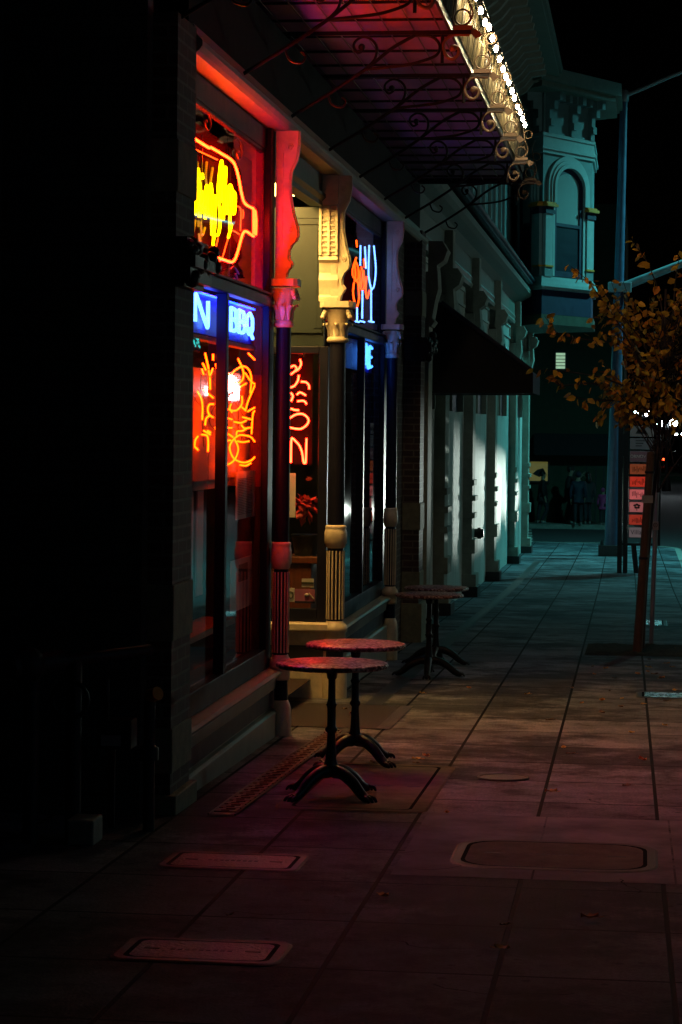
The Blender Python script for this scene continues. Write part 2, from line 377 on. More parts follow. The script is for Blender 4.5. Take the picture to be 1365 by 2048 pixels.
# ------------------------------------------------------------------ restaurant building
SOF, XG, XF = 3.82, -2.603, -2.50
B = thing("restaurant_building", "dark brick corner restaurant with cream columns and neon filled shop windows", "building", (-2.5, 12.2, gz(12.2)))
up_ = MB()
up_.box(-7.5, -2.66, 12.2, 26.4, 3.98, 9.5)
obj("upper_wall", up_, mat("black_fascia_paint", (.006, .006, .007), .8, var=.2, bump=0, spec=.1), B)
ew = MB(); ew.box(-7.5, -2.58, 12.04, 12.18, gz(12) - .1, 9.5)
obj("end_wall", ew, M_pbrick, B)
def pilaster(y0, y1, fx):
    p = MB(); zb = gz(y0) - .1
    p.box(-2.8, fx, y0, y1, zb, 3.95)
    o = obj("brick_pilaster", p, M_brick, B)
    for z0, z1, ex in ((3.0, 3.28, .012), (.62, .92, .012), (-.08, .16, .012), (zb, -.19, .04)):
        s = MB(); s.box(-2.79, fx + ex, y0 - ex, y1 + ex, z0, z1)
        obj("stone_block", s, M_stone, o, .008)
    c = MB()
    for z0, z1, e in ((2.50, 2.53, .05), (2.53, 2.6, .09), (2.6, 2.66, .12), (2.66, 2.76, .07)):
        c.box(-2.75, fx + e, y0 - e * .6, y1 + e * .6, z0, z1)
    rnd = random.Random(3)
    for i in range(26):
        c.ball((fx + .05 + rnd.uniform(0, .06), rnd.uniform(y0 - .03, y1 + .06), rnd.uniform(2.53, 2.74)), rnd.uniform(.025, .045), 6)
    obj("capital", c, M_iron, o)
pilaster(12.2, 12.72, -2.45)
pilaster(25.95, 26.4, -2.43)
lw_ = MB(); lw_.box(-2.9, -2.62, 23.6, 25.94, gz(26) - .1, 3.81)
obj("brick_wall", lw_, M_brick, B)
# beam over the shop fronts: soffit, moulded gutter edge
bm = MB()
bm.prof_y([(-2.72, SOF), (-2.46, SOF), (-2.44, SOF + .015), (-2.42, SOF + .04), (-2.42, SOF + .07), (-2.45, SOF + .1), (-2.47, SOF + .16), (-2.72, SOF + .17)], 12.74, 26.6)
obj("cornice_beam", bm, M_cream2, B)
fb = MB(); fb.box(-2.66, -2.5, 12.74, 26.4, 3.995, 4.5); obj("fascia_board", fb, mat("black_fascia_paint", (.006, .006, .007), .8, var=.2, bump=0, spec=.1), B)
# room behind the glass
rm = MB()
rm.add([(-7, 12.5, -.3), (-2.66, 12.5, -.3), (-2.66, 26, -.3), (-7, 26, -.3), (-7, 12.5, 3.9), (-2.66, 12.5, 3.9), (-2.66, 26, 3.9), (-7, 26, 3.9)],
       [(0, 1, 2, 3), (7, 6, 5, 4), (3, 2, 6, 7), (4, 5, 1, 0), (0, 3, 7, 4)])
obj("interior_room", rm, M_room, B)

def bay(y0, y1, mull):
    f = MB()
    f.box(-2.60, -2.55, y0, y0 + .06, .09, SOF - .002); f.box(-2.60, -2.55, y1 - .2, y1, .09, SOF - .002)
    f.box(-2.63, -2.585, y0 + .061, y1 - .201, 3.67, SOF - .002)
    f.box(-2.635, -2.59, y0 + .061, y1 - .201, 3.645, 3.669)
    f.box(-2.63, -2.55, y0 + .061, y1 - .201, .085, .225)
    f.box(-2.61, -2.54, y0 + .061, y1 - .201, 2.585, 2.66); f.box(-2.608, -2.525, y0 + .061, y1 - .201, 2.661, 2.68)
    for y in mull: f.box(-2.612, -2.545, y - .04, y + .04, .226, 2.584)
    fr = obj("shop_window", f, M_navy, B, .006)
    g = MB()
    g.add([(XG, y0 + .05, .2), (XG, y1 - .01, .2), (XG, y1 - .01, 2.6), (XG, y0 + .05, 2.6)], [(0, 1, 2, 3)])
    g.add([(XG, y0 + .05, 2.64), (XG, y1 - .01, 2.64), (XG, y1 - .01, 3.66), (XG, y0 + .05, 3.66)], [(0, 1, 2, 3)])
    obj("glass_pane", g, M_glass, fr)
    s = MB()
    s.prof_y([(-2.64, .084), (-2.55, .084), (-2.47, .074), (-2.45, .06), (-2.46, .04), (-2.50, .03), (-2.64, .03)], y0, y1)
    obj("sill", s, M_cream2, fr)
    k = MB(); zb = gz(y1) - .1
    k.box(-2.64, -2.53, y0, y1, zb, .028)
    k.prof_y([(-2.6, .026), (-2.49, .02), (-2.50, -.06), (-2.6, -.06)], y0 + .002, y1 - .002)
    k.prof_y([(-2.6, -.19), (-2.50, -.20), (-2.485, -.215), (-2.485, zb), (-2.6, zb)], y0 + .002, y1 - .002)
    for ya, yb in ((y0 + .004, y0 + .14), (y1 - .14, y1 - .004)): k.box(-2.6, -2.505, ya, yb, -.189, -.061)
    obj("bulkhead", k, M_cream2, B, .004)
    d = MB(); d.box(-2.6, -2.522, y0 + .16, y1 - .16, -.185, -.065); obj("bulkhead_panel", d, M_navy, B, .004)
bay(12.74, 16.2, [14.34])
bay(19.2, 23.55, [20.15, 21.6])

def scroll_profile(x, zt, zb, k=1.0):
    h = zt - zb
    q = [(.155, 0), (.155, .1), (.14, .2), (.105, .27), (.1, .29), (.095, .36), (.1, .45), (.12, .56), (.15, .66), (.155, .71), (.14, .75), (.11, .775), (.09, .82), (.09, .87), (.115, .905), (.105, .93), (.085, .955), (.075, 1)]
    return [(x, zt)] + [(x + a * k, zt - b * h) for a, b in q] + [(x, zb)]
def column(y, x, r, panel=False):
    zb = gz(y) - .03
    s = MB()
    s.lathe([(r * .95, .93), (r, .97), (r * .93, 2.46)], (x, y, 0), 28)
    s.lathe([(r * .92, .17), (r * .92, .79)], (x, y, 0), 24)
    s.lathe([(r * 1.02, -.14), (r * 1.02, .02)], (x, y, 0), 24)
    o = obj("column", s, M_navy, B)
    f = MB()
    for i in range(14):
        a = 2 * PI * i / 14
        f.tube([(x + r * 1.0 * math.cos(a), y + r * 1.0 * math.sin(a), z) for z in (.19, .2, .74, .75)], r * .11, 6)
    obj("fluting", f, M_cream, o)
    t = MB()
    t.lathe([(r * .95, .77), (r * 1.15, .78), (r * 1.2, .8), (r * 1.32, .81), (r * 1.32, .9), (r * 1.25, .915), (r * 1.2, .93), (r * 1.25, .94), (r * 1.2, .955), (r, .96)], (x, y, 0), 28)
    obj("collar_band", t, M_cream, o); t = MB()
    t.lathe([(r, .0), (r * 1.2, .0), (r * 1.28, .02), (r * 1.28, .08), (r * 1.48, .09), (r * 1.5, .115), (r * 1.4, .14), (r * 1.1, .16), (r, .175)], (x, y, 0), 28)
    obj("base_moulding", t, M_cream, o); t = MB()
    t.lathe([(r * 1.5, zb), (r * 1.5, -.27), (r * 1.45, -.24), (r * 1.42, -.2), (r * 1.3, -.17), (r * 1.05, -.14)], (x, y, 0), 28)
    obj("foot_block", t, M_cream, o)
    c = MB()
    c.lathe([(r * .95, 2.45), (r * 1.25, 2.455), (r * 1.3, 2.475), (r * 1.15, 2.495), (r * .95, 2.5), (r * 1.02, 2.58), (r * 1.35, 2.68), (r * 1.7, 2.72)], (x, y, 0), 28)
    for lvl, (z0, z1, oo, n) in enumerate(((2.5, 2.61, .3, 8), (2.54, 2.71, .8, 4))):
        for i in range(n):
            a = 2 * PI * (i + (0 if lvl == 0 else .5)) / n
            dx, dy = math.cos(a), math.sin(a)
            wd = r * (.36 if lvl == 0 else .5)
            P = [(r * 1.02, z0, .5), (r * 1.08, (z0 + z1) / 2, 1), (r * (1.2 + oo * .6), z1 - .012, .9), (r * (1.4 + oo * .7), z1, .6), (r * (1.45 + oo * .7), z1 - .02, .3)]
            vs = []
            for rr, z, k in P:
                for e in (-1, 0, 1):
                    bu = rr + (.012 if e == 0 else 0)
                    vs.append((x + dx * bu - dy * wd * k * e, y + dy * bu + dx * wd * k * e, z))
            c.add(vs, [(j * 3 + e, j * 3 + e + 1, j * 3 + e + 4, j * 3 + e + 3) for j in range(len(P) - 1) for e in (0, 1)], True)
    for ex in (-1, 1):
        for ey in (-1, 1):
            for q in range(3): c.ball((x + ex * r * (1.35 + .12 * q), y + ey * r * (1.35 + .12 * q), 2.70 - .022 * q), r * .3, 8)
    e = r * 1.95
    oct_ = [(x + a, y + b) for a, b in ((-e, -e * .75), (-e * .75, -e), (e * .75, -e), (e, -e * .75), (e, e * .75), (e * .75, e), (-e * .75, e), (-e, e * .75))]
    c.prism([(a, b, 2.735) for a, b in oct_], (0, 0, .05))
    obj("capital", c, M_cream, o)
    k = MB(); x0 = x - .06
    yw = .075
    k.prof_y(scroll_profile(x0, SOF - .004, 2.79), y - yw * .5, y + yw * .5)
    k.prof_y([(a + .012 if a > x0 else a, b) for a, b in scroll_profile(x0, SOF - .006, 2.80)], y - yw * .28, y + yw * .28)
    for z, rr, xx in ((3.70, .022, .1), (3.13, .022, .11)):                     # raised volutes on the side faces
        sp = [(x0 + xx + rr * (1 - t / 14) * math.cos(t * .9), y - yw * .5 - .004, z + rr * 1.3 * (1 - t / 14) * math.sin(t * .9)) for t in range(13)]
        k.tube(sp, .004, 6)
    k.tube([(x0 + .05, y - yw * .5 - .003, z) for z in (3.02, 3.66)], .003, 6)
    obj("bracket", k, M_cream, o)
    if panel:
        p = MB(); xa, xb = x - .155, x - .0
        p.box(xa - .01, xb, y - .07, y + .06, 3.575, SOF - .003)
        p.box(xa, xb, y - .05, y + .06, 3.16, 3.572)
        p.prism([(xa, y - .05, 3.158), (xa, y - .075, 3.125), (xa, y - .04, 3.1), (xa, y - .03, 3.02), (xa, y - .055, 2.96), (xa, y - .04, 2.90), (xa, y - .03, 2.84), (xa, y - .045, 2.82), (xa, y - .045, 2.788), (xa, y + .06, 2.788), (xa, y + .06, 3.158)], (xb - xa, 0, 0))
        for xx in (xa, (xa + xb) / 2 - .01, xb - .022): p.box(xx, xx + .022, y - .072, y - .051, 3.162, 3.57)
        for i in range(9):
            z = 3.19 + i * .042; p.box(xa + .023, xb - .023, y - .066, y - .052, z, z + .014)
        obj("panelled_pilaster", p, M_cream, o, .002)
column(16.16, -2.475, .055)
column(19.06, -2.47, .07, True)
column(23.3, -2.47, .055)

for z0, z1 in ((1.34, 2.12), (2.7, 3.75)):
    q = MB(); q.box(-2.9, -2.625, 16.19, 16.205, z0, z1); obj("window_reveal", q, mat("neon_tinted_reveal", (.4, .08, .06)), B)  # red of the neon light is put into the reveal colour
# recessed entrance between the first two columns
e = MB()
e.box(-2.7, -2.6, 16.27, 19.0, 3.56, SOF - .003); e.prof_y([(-2.6, 3.6), (-2.57, 3.63), (-2.57, 3.66), (-2.6, 3.68)], 16.28, 18.98)
obj("entry_header", e, M_olive, B)
e = MB(); e.box(-4.3, -2.72, 16.27, 19.1, 3.7, 3.8); obj("entry_ceiling", e, M_cream2, B)
e = MB(); e.box(-4.3, -2.61, 16.215, 16.26, gz(16) - .1, 3.69); e.box(-4.4, -4.3, 16.14, 19.1, 2.3, 3.69); obj("entry_wall", e, M_olive, B)
d = MB(); d.box(-4.38, -4.32, 17.1, 18.2, gz(17), 2.29); dr = obj("entry_door", d, M_navy, B, .01)
d = MB(); d.tube([(-4.28, 17.25, .5), (-4.25, 17.25, .55), (-4.25, 17.25, .9), (-4.28, 17.25, .95)], .012); obj("handle", d, M_galv, dr)
# side wall of the entry that faces the camera
YW = 19.06
q = MB()
q.box(-4.3, -2.585, YW, YW + .08, 2.42, 3.56)
q.box(-4.3, -2.6, YW - .02, YW - .001, 3.47, 3.55); q.box(-4.3, -2.6, YW - .012, YW - .001, 3.42, 3.468)
q.box(-4.3, -2.6, YW - .022, YW - .001, 2.53, 2.56)
q.box(-2.64, -2.6, YW - .015, YW - .001, 2.57, 3.41); q.box(-2.68, -2.645, YW - .008, YW - .001, 2.57, 3.41)
obj("entry_panel", q, mat("grey_green_door_paint", (.014, .03, .03), .5, var=.12, bump=.06), B)
q = MB()
q.box(-2.62, -2.545, YW - .02, YW + .06, .16, 2.419); q.box(-4.3, -2.621, YW - .02, YW + .06, 2.36, 2.419); q.box(-4.3, -2.621, YW - .02, YW + .06, .16, .27); q.box(-4.3, -4.2, YW - .02, YW + .06, .271, 2.359)
sw = obj("side_window", q, M_navy, B, .005)
q = MB(); q.add([(-4.25, YW + .02, .25), (-2.61, YW + .02, .25), (-2.61, YW + .02, 2.37), (-4.25, YW + .02, 2.37)], [(0, 1, 2, 3)]); obj("glass_pane", q, M_glass, sw)
q = MB()
prf = [(.1, .0), (.1, .085), (.14, .09), (.15, .1), (.15, .15), (.13, .16), (.0, .165)]
q.prism([(-4.3, YW - a + .0, z) for a, z in [(-.05, -.0)] + [(p[0] - .05, p[1]) for p in prf] + [(-.05, .158)]], (1.78, 0, 0))
q.box(-4.3, -2.5, YW - .05, YW + .05, gz(19) - .1, -.23)
q.box(-4.3, -2.5, YW - .02, YW + .05, -.23, -.001)
obj("entry_sill", q, M_cream, B, .004)
q = MB(); q.box(-4.28, -2.56, YW - .035, YW - .021, -.21, -.03); obj("entry_bulkhead_panel", q, M_dark, B)

el = thing("ceiling_light", "bright flat ceiling light glowing above the recessed restaurant entrance", "ceiling light", (-3.0, 18.0, 3.7))
q = MB(); q.box(-3.32, -2.74, 17.1, 18.96, 3.66, 3.7); obj("housing", q, M_cream, el)
q = MB(); q.box(-3.3, -2.76, 17.12, 18.94, 3.64, 3.659); obj("diffuser", q, emit("entry_light_glow", (1, .53, .13), 36), el)

# ------------------------------------------------------------------ neon signs
E_red = emit("red_neon_glow", (1.0, .0042, .0009), 120)
E_ored = emit("orange_red_neon_glow", (1.0, .0086, .0009), 150)
E_red2 = emit("warm_red_neon_glow", (1.0, .034, .0004), 34)
E_yel = emit("yellow_neon_glow", (1.0, .6, .0), 16)
E_blue = emit("blue_neon_glow", (.003, .02, 1.0), 50)
E_bw = emit("blue_white_neon_glow", (.06, .18, 1.0), 14)
E_cyan = emit("ice_blue_neon_glow", (.12, .3, 1.0), 9)
E_or = emit("orange_neon_glow", (1.0, .06, .003), 9)
M_acry = mat("dark_red_acrylic", (.03, .008, .008), .6, var=.1, bump=0, spec=0)
M_whiteb = mat("white_backing_board", (.4, .36, .36), .6, var=.1, bump=0)
def zoomtrace(o, s, plane):
    return lambda pts: [plane(o[0] + x / s, o[1] + y / s) for x, y in pts]

# bottle shaped sign, upper pane of the first window
sg = thing("neon_sign", "large red neon bottle lying on its side round yellow script in upper window", "neon sign", (-2.72, 13.9, 2.8))
tr = zoomtrace((375, 250), 6.825, lambda u, v: at_x(u, v, -2.622))
tr2 = zoomtrace((375, 250), 6.825, lambda u, v: at_x(u, v, -2.68))
o_ = MB()
for L_ in ([(-60, 1640), (300, 1770), (480, 1830), (600, 1868), (650, 1830), (690, 1720), (730, 1570), (760, 1480), (800, 1448), (905, 1518)],
           [(-60, 85), (72, 168), (300, 312)], [(322, 303), (480, 395), (605, 478), (660, 570), (700, 720), (740, 930), (785, 1065), (895, 1138)],
           [(895, 1130), (905, 1180), (905, 1490)], [(925, 1160), (940, 1300), (935, 1500)]):
    o_.tube(smooth_path(tr(L_)), .0088, 8)
obj("bottle_outline", o_, E_ored, sg)
i_ = MB()
for L_ in ([(120, 335), (410, 470)], [(650, 1100), (728, 1150), (725, 1440)], [(715, 1490), (600, 1442), (540, 1600), (480, 1800), (425, 1862), (330, 1840)], [(760, 1160), (765, 1200), (760, 1270)], [(420, 1540), (370, 1760)]):
    i_.tube(smooth_path(tr2(L_)), .0045, 6)
obj("inner_tube", i_, emit("dim_orange_neon_glow", (1, .05, .004), 8), sg)
y_ = MB()
for L_ in ([(-30, 1300), (-20, 800), (20, 760), (40, 1000), (30, 1250)],
           [(75, 1080), (80, 800), (110, 725), (140, 780), (110, 1220)], [(148, 590), (172, 900), (165, 1260)], [(205, 660), (210, 730)], [(205, 900), (205, 1200)],
           [(245, 1280), (250, 900), (270, 845), (268, 1180), (300, 1240)], [(302, 1230), (318, 820), (332, 900), (318, 1080)],
           [(335, 1500), (335, 1150), (385, 965), (372, 1350), (352, 1635)], [(350, 1500), (425, 1480), (450, 1250), (425, 950), (425, 800), (460, 500), (478, 560), (465, 800), (470, 1050)],
           [(500, 860), (520, 585), (525, 650), (510, 950), (490, 1295)], [(545, 1215), (565, 860), (598, 830), (610, 950), (600, 1200)], [(630, 905), (655, 960), (645, 1190), (610, 1205)], [(580, 1180), (580, 1420)],
           [(605, 1360), (560, 1530)], [(440, 700), (450, 1000)], [(540, 900), (530, 1180)]):
    y_.tube(smooth_path(tr(L_)), .0088, 8)
obj("yellow_lettering", y_, E_yel, sg)
y2 = MB()
for L_ in ([(135, 500), (150, 640)], [(265, 500), (250, 700), (265, 830)], [(345, 580), (310, 800)], [(110, 1300), (70, 1500)], [(150, 1300), (150, 1390)], [(180, 1320), (200, 1500), (240, 1400)], [(160, 1480), (175, 1630)], [(400, 1260), (395, 1420)]):
    y2.tube(smooth_path(tr2(L_)), .008, 6)
obj("back_lettering", y2, emit("dim_yellow_glow", (1, .45, 0), .6), sg)
b_ = MB(); b_.box(-2.712, -2.70, 12.78, 16.1, 2.72, 3.6); obj("halo_panel", b_, M_acry, sg)  # panel added behind the tubes to catch a red halo
h_ = MB()
for y in (13.2, 14.2, 15.2): h_.box(-2.699, -2.69, y - .01, y + .01, 2.75, 3.55)
for y in (13.5, 14.9):
    h_.tube([(-2.66, y, 3.5), (-2.66, y, 3.81)], .002, 4)
obj("support", h_, M_iron, sg)

# blue lettered box sign: "... AN BBQ"
def letters(mb, glyphs, org, wy, hz, r, x):
    G = {'A': [[(0, 0), (.45, 1), (.55, 1), (1, 0)], [(.2, .35), (.8, .35)]], 'N': [[(0, 0), (0, 1), (.15, 1), (.85, 0), (1, 0), (1, 1)]],
         'B': [[(0, 0), (0, 1)], [(0, 1), (.7, .95), (.85, .75), (.65, .53), (0, .5)], [(0, .5), (.75, .48), (1, .25), (.75, .03), (0, 0)]],
         'Q': [[(.5, 1), (.08, .8), (0, .5), (.08, .2), (.5, 0), (.92, .2), (1, .5), (.92, .8), (.5, 1)], [(.55, .3), (.75, .05), (1.05, -.15)]],
         'O': [[(.5, 1), (.08, .8), (0, .5), (.08, .2), (.5, 0), (.92, .2), (1, .5), (.92, .8), (.5, 1)]],
         'U': [[(0, 1), (0, .3), (.25, 0), (.75, 0), (1, .3), (1, 1)]], 'E': [[(1, 1), (0, 1), (0, 0), (1, 0)], [(0, .5), (.8, .5)]],
         'D': [[(0, 0), (0, 1), (.6, .95), (1, .6), (1, .4), (.6, .05), (0, 0)]], 'K': [[(0, 0), (0, 1)], [(1, 1), (0, .45), (1, 0)]],
         'R': [[(0, 0), (0, 1), (.75, .95), (.9, .75), (.7, .5), (0, .48)], [(.4, .48), (1, 0)]]}
    y0, z0 = org; step = wy * 1.35
    for i, ch in enumerate(glyphs):
        for st in G[ch]:
            mb.tube(smooth_path([(x, y0 + i * step + a * wy, z0 + b * hz) for a, b in st], 4), r, 8)
sg = thing("neon_sign", "blue box sign with glowing white BBQ letters in first lower window", "neon sign", (-2.72, 14.9, 2.2))
bx = MB(); bx.box(-2.70, -2.675, 13.1, 16.0, 2.325, 2.582)
M_bback = mat("blue_sign_board", (.008, .02, .6), .35, var=.15, bump=0)
obj("sign_board", bx, M_bback, sg)
lt = MB()
pa, pb = at_x(466, 0, -2.65).y, at_x(512, 0, -2.65).y
letters(lt, "BBQ", (pa + .05, 2.385), (pb - pa) / 3.9, .145, .013, -2.65)
pa, pb = at_x(360, 0, -2.65).y, at_x(424, 0, -2.65).y
letters(lt, "AN", (pa + .0, 2.385), (pb - pa) / 2.4, .145, .013, -2.65)
obj("lettering", lt, E_bw, sg)
gt = MB()
gt.tube([(-2.65, 13.12, 2.565), (-2.65, 15.96, 2.565)], .007, 6)
obj("edge_tube", gt, E_blue, sg)
rr_ = MB(); rr_.box(-2.72, -2.64, 13.1, 16.0, 2.285, 2.31); obj("shelf_rail", rr_, M_whiteb, sg)

# red figure sign, lower pane
sg = thing("neon_sign", "tangled red and yellow neon drawing filling the first lower window under blue sign", "neon sign", (-2.74, 14.9, 1.3))
tr = zoomtrace((375, 690), 7.875, lambda u, v: at_x(u, v, -2.635))
Z = [[(280, 130), (335, 370)], [(405, 140), (405, 240)], [(245, 290), (290, 390)], [(230, 380), (255, 460)], [(335, 400), (355, 480), (400, 370)], [(355, 510), (360, 700)], [(255, 700), (405, 830)], [(160, 730), (225, 860), (240, 1000), (235, 1180)],
     [(410, 930), (345, 940), (320, 1020), (350, 1100), (405, 1140)], [(350, 1110), (295, 1160), (280, 1260)], [(165, 1440), (125, 1500), (115, 1580)], [(115, 1600), (165, 1650)], [(260, 1350), (360, 1410)], [(225, 1410), (310, 1430), (330, 1530), (325, 1680)], [(320, 1350), (365, 1375)],
     [(800, 220), (870, 370), (885, 480), (860, 560), (790, 605), (740, 580), (690, 500), (620, 420)], [(690, 470), (760, 390), (860, 340), (930, 350), (990, 430), (1010, 560), (990, 760)], [(1060, 640), (1000, 780), (950, 900), (915, 1035)], [(960, 130), (1060, 230)], [(910, 440), (1000, 570), (1060, 610)],
     [(665, 545), (640, 620), (655, 695)], [(790, 720), (850, 650), (925, 605)], [(600, 990), (720, 1035), (800, 1010), (860, 920), (860, 800)], [(690, 930), (670, 990), (700, 1060)], [(950, 1045), (1060, 985)], [(1060, 1040), (1030, 1100), (1010, 1400)], [(860, 980), (920, 1030)], [(600, 1140), (700, 1170)],
     [(740, 1210), (840, 1225), (925, 1190)], [(870, 1135), (1000, 1170)], [(600, 1300), (700, 1305)], [(850, 1260), (900, 1310), (1000, 1300)], [(790, 1355), (870, 1350), (940, 1310)], [(600, 1395), (660, 1410), (715, 1450)], [(600, 1510), (680, 1500)], [(780, 1360), (770, 1415)],
     [(540, 1890), (600, 1890), (700, 1850), (770, 1760), (800, 1620), (740, 1470)], [(740, 1470), (680, 1560), (670, 1650), (720, 1770), (800, 1830), (900, 1850), (1000, 1820), (1060, 1765)], [(740, 1470), (820, 1420), (920, 1425), (1000, 1450), (1060, 1520)], [(790, 1515), (870, 1530), (970, 1515)], [(830, 1890), (920, 1900), (1000, 1860)],
     [(450, 300), (520, 700), (480, 1000)], [(440, 1300), (540, 1500)]]
t_ = MB()
for L_ in Z: t_.tube(smooth_path(tr(L_)), .0062, 7)
obj("neon_tube", t_, E_red2, sg)
b_ = MB()
yA, yB = 13.5, 16.15
for i in range(5):
    a = yA + (yB - yA) * i / 5; b_.box(-2.715, -2.70, a + .012, a + (yB - yA) / 5 - .012, 1.42, 2.1)
b_.box(-2.74, -2.72, yA, yB, 1.36, 2.12)
for u0, u1 in ((388, 398), (406, 418)): b_.box(-2.74, -2.73, at_x(u0, 0, -2.73).y, at_x(u1, 0, -2.73).y, .7, 1.355)
obj("backing_board", b_, M_whiteb, sg)
c_ = MB()
rnd = random.Random(4)
for i in range(5):
    a = tr([(rnd.uniform(120, 1000), rnd.uniform(300, 1700)) for _ in range(4)])
    c_.tube(smooth_path([p + Vector((-.02, 0, 0)) for p in a]), .003, 5)
obj("cable", c_, M_iron, sg)

# vertical sign in the entry side window: "... O N"
sg = thing("neon_sign", "red neon letters stacked vertically ending in O N behind entrance side window", "neon sign", (-2.75, 19.2, 1.5))
tr = zoomtrace((570, 680), 7.585, lambda u, v: at_y(u, v, 19.2))
t_ = MB()
for L_ in ([(90, 410), (140, 388), (175, 420), (165, 460), (90, 522)], [(230, 290), (247, 360), (215, 430), (160, 475)], [(30, 735), (90, 718), (150, 690), (200, 610), (213, 530)], [(245, 630), (320, 640), (365, 685), (370, 745)],
           [(90, 800), (122, 850), (95, 930)], [(180, 830), (235, 795), (320, 840)], [(190, 930), (270, 920), (310, 940), (330, 975)], [(90, 1040), (150, 1060), (215, 1065)],
           [(30, 1230), (90, 1175), (170, 1130), (260, 1120), (330, 1160), (362, 1220), (330, 1290), (250, 1345), (170, 1345), (90, 1330), (40, 1300)], [(92, 1860), (100, 1520), (125, 1500), (160, 1530), (220, 1600), (260, 1700), (285, 1850), (305, 1865), (318, 1840), (330, 1490)]):
    t_.tube(smooth_path(tr(L_), 6), .0078, 8)
obj("neon_tube", t_, emit("hot_red_neon_glow", (1.0, .012, .0035), 70), sg)
b_ = MB(); p0, p1 = at_y(556, 928, 19.26), at_y(626, 705, 19.26); b_.box(p0.x, p1.x, 19.275, 19.282, p0.z, p1.z); obj("halo_panel", b_, mat("black_acrylic", (.008, .004, .004), .6, var=.1, bump=0, spec=0), sg)  # added sheet that picks up a glow around the letters
h_ = MB(); p = at_y(608, 690, 19.2)
h_.tube([p, p + Vector((0, 0, -.05))], .003, 5); h_.tube([p + Vector((.014 * math.cos(a), 0, -.064 + .014 * math.sin(a))) for a in [PI / 6 * i for i in range(12)]], .003, 5, True); h_.tube([p + Vector((0, 0, -.078)), p + Vector((0, 0, -.1))], .003, 5)
obj("hook", h_, M_paper, sg)

# second shop window
sg = thing("neon_sign", "ice blue and orange neon drawing in upper window behind the yellow lit column", "neon sign", (-2.72, 20.8, 3.0))
tr = zoomtrace((685, 440), 6.4, lambda u, v: at_x(u, v, -2.625))
t_ = MB()
for L_ in ([(235, 320), (230, 580)], [(290, 340), (305, 620)], [(345, 320), (338, 700), (372, 890)], [(405, 330), (430, 620), (410, 830), (378, 890)], [(370, 900), (370, 1290)], [(260, 900), (255, 1260)], [(190, 1120), (190, 1290)], [(170, 1295), (215, 1305)], [(230, 1290), (285, 1305)], [(340, 1295), (405, 1305)]):
    t_.tube(smooth_path(tr(L_)), .0085, 8)
obj("blue_tube", t_, E_cyan, sg)
t_ = MB()
for L_ in ([(180, 260), (190, 340)], [(180, 480), (135, 620), (140, 720), (200, 760), (205, 620), (170, 520)], [(150, 800), (140, 950), (180, 1110), (215, 1000), (200, 800), (170, 780)], [(245, 600), (262, 700), (240, 880), (280, 850), (272, 640)], [(275, 500), (287, 600)], [(310, 720), (300, 900), (320, 1000), (345, 900)], [(100, 1040), (110, 1085)], [(160, 560), (170, 700), (160, 780)], [(225, 640), (225, 860)]):
    t_.tube(smooth_path(tr(L_)), .009, 8)
obj("orange_tube", t_, E_or, sg)
b_ = MB(); b_.box(-2.78, -2.77, 19.5, 23.4, 2.72, 3.6); obj("halo_panel", b_, M_acry, sg)  # sheet added to take a halo from these tubes

sg = thing("neon_sign", "small blue lettered box sign low in the second window beyond yellow lit column", "neon sign", (-2.72, 21.0, 2.2))
bx = MB(); bx.box(-2.70, -2.675, 19.6, 23.3, 2.3, 2.582); obj("sign_board", bx, M_bback, sg)
lt = MB()
pa, pb = at_x(733, 0, -2.65).y, at_x(752, 0, -2.65).y
letters(lt, "ONE", (pa, 2.36), (pb - pa) / 3.8, .18, .015, -2.65)
pa = at_x(694, 0, -2.65).y
letters(lt, "B", (pa - .22, 2.36), .25, .18, .018, -2.65)
obj("lettering", lt, emit("pale_blue_letter_glow", (.05, .25, 1), 9), sg)

# ------------------------------------------------------------------ things inside the windows
def card(name, label, cat, p0, p1, m, d=(0, .004, 0), extra=None):
    b = MB(); b.box(min(p0.x, p1.x), max(p0.x, p1.x) + d[0], min(p0.y, p1.y), max(p0.y, p1.y) + d[1], min(p0.z, p1.z), max(p0.z, p1.z) + d[2])
    return tag(obj(name, b, m, loc=(p0 + p1) / 2), label, cat)
mn = card("menu_sheet", "long paper menu taped inside the first window below red neon drawing", "menu", at_x(472, 944, -2.67), at_x(509, 1032, -2.67), M_paper, (.004, 0, 0))
ln = MB(); pA, pB = at_x(476, 958, -2.664), at_x(506, 1026, -2.664)
for i in range(22):
    z = pA.z + (pB.z - pA.z) * i / 22; ln.box(-2.6645, -2.6635, pA.y, pB.y - (.3 if i % 5 == 4 else .05) * (pB.y - pA.y), z - .004, z)
obj("printed_lines", ln, mat("faded_ink", (.25, .2, .2), .7, bump=0), mn)
mn = card("poster", "reddish notice poster standing low inside the first window", "poster", at_x(461, 1123, -2.69), at_x(511, 1205, -2.69), M_paper, (.004, 0, 0))
q = MB(); pA, pB = at_x(478, 1130, -2.684), at_x(495, 1158, -2.684); q.box(-2.685, -2.682, pA.y, pB.y, pB.z, pA.z); obj("printed_picture", q, M_dark, mn)
card("paper_sign", "narrow white paper sign hung beside first column in side window", "paper sign", at_y(576, 946, 19.24), at_y(591, 1035, 19.24), M_paper)
ct = thing("display_shelf", "dark ledge with bottles inside the first shop window", "shelf", (-3.1, 14.5, .2))
q = MB(); q.box(-3.2, -2.75, 12.9, 15.9, .1, .24); obj("ledge", q, M_wood, ct)
q = MB(); q.box(-2.98, -2.75, 13.4, 15.9, .41, .45); obj("top_rail", q, M_cream2, ct)
M_bot = mat("dark_bottle_glass", (.012, .02, .016), .08, var=.1, bump=0, spec=.8)
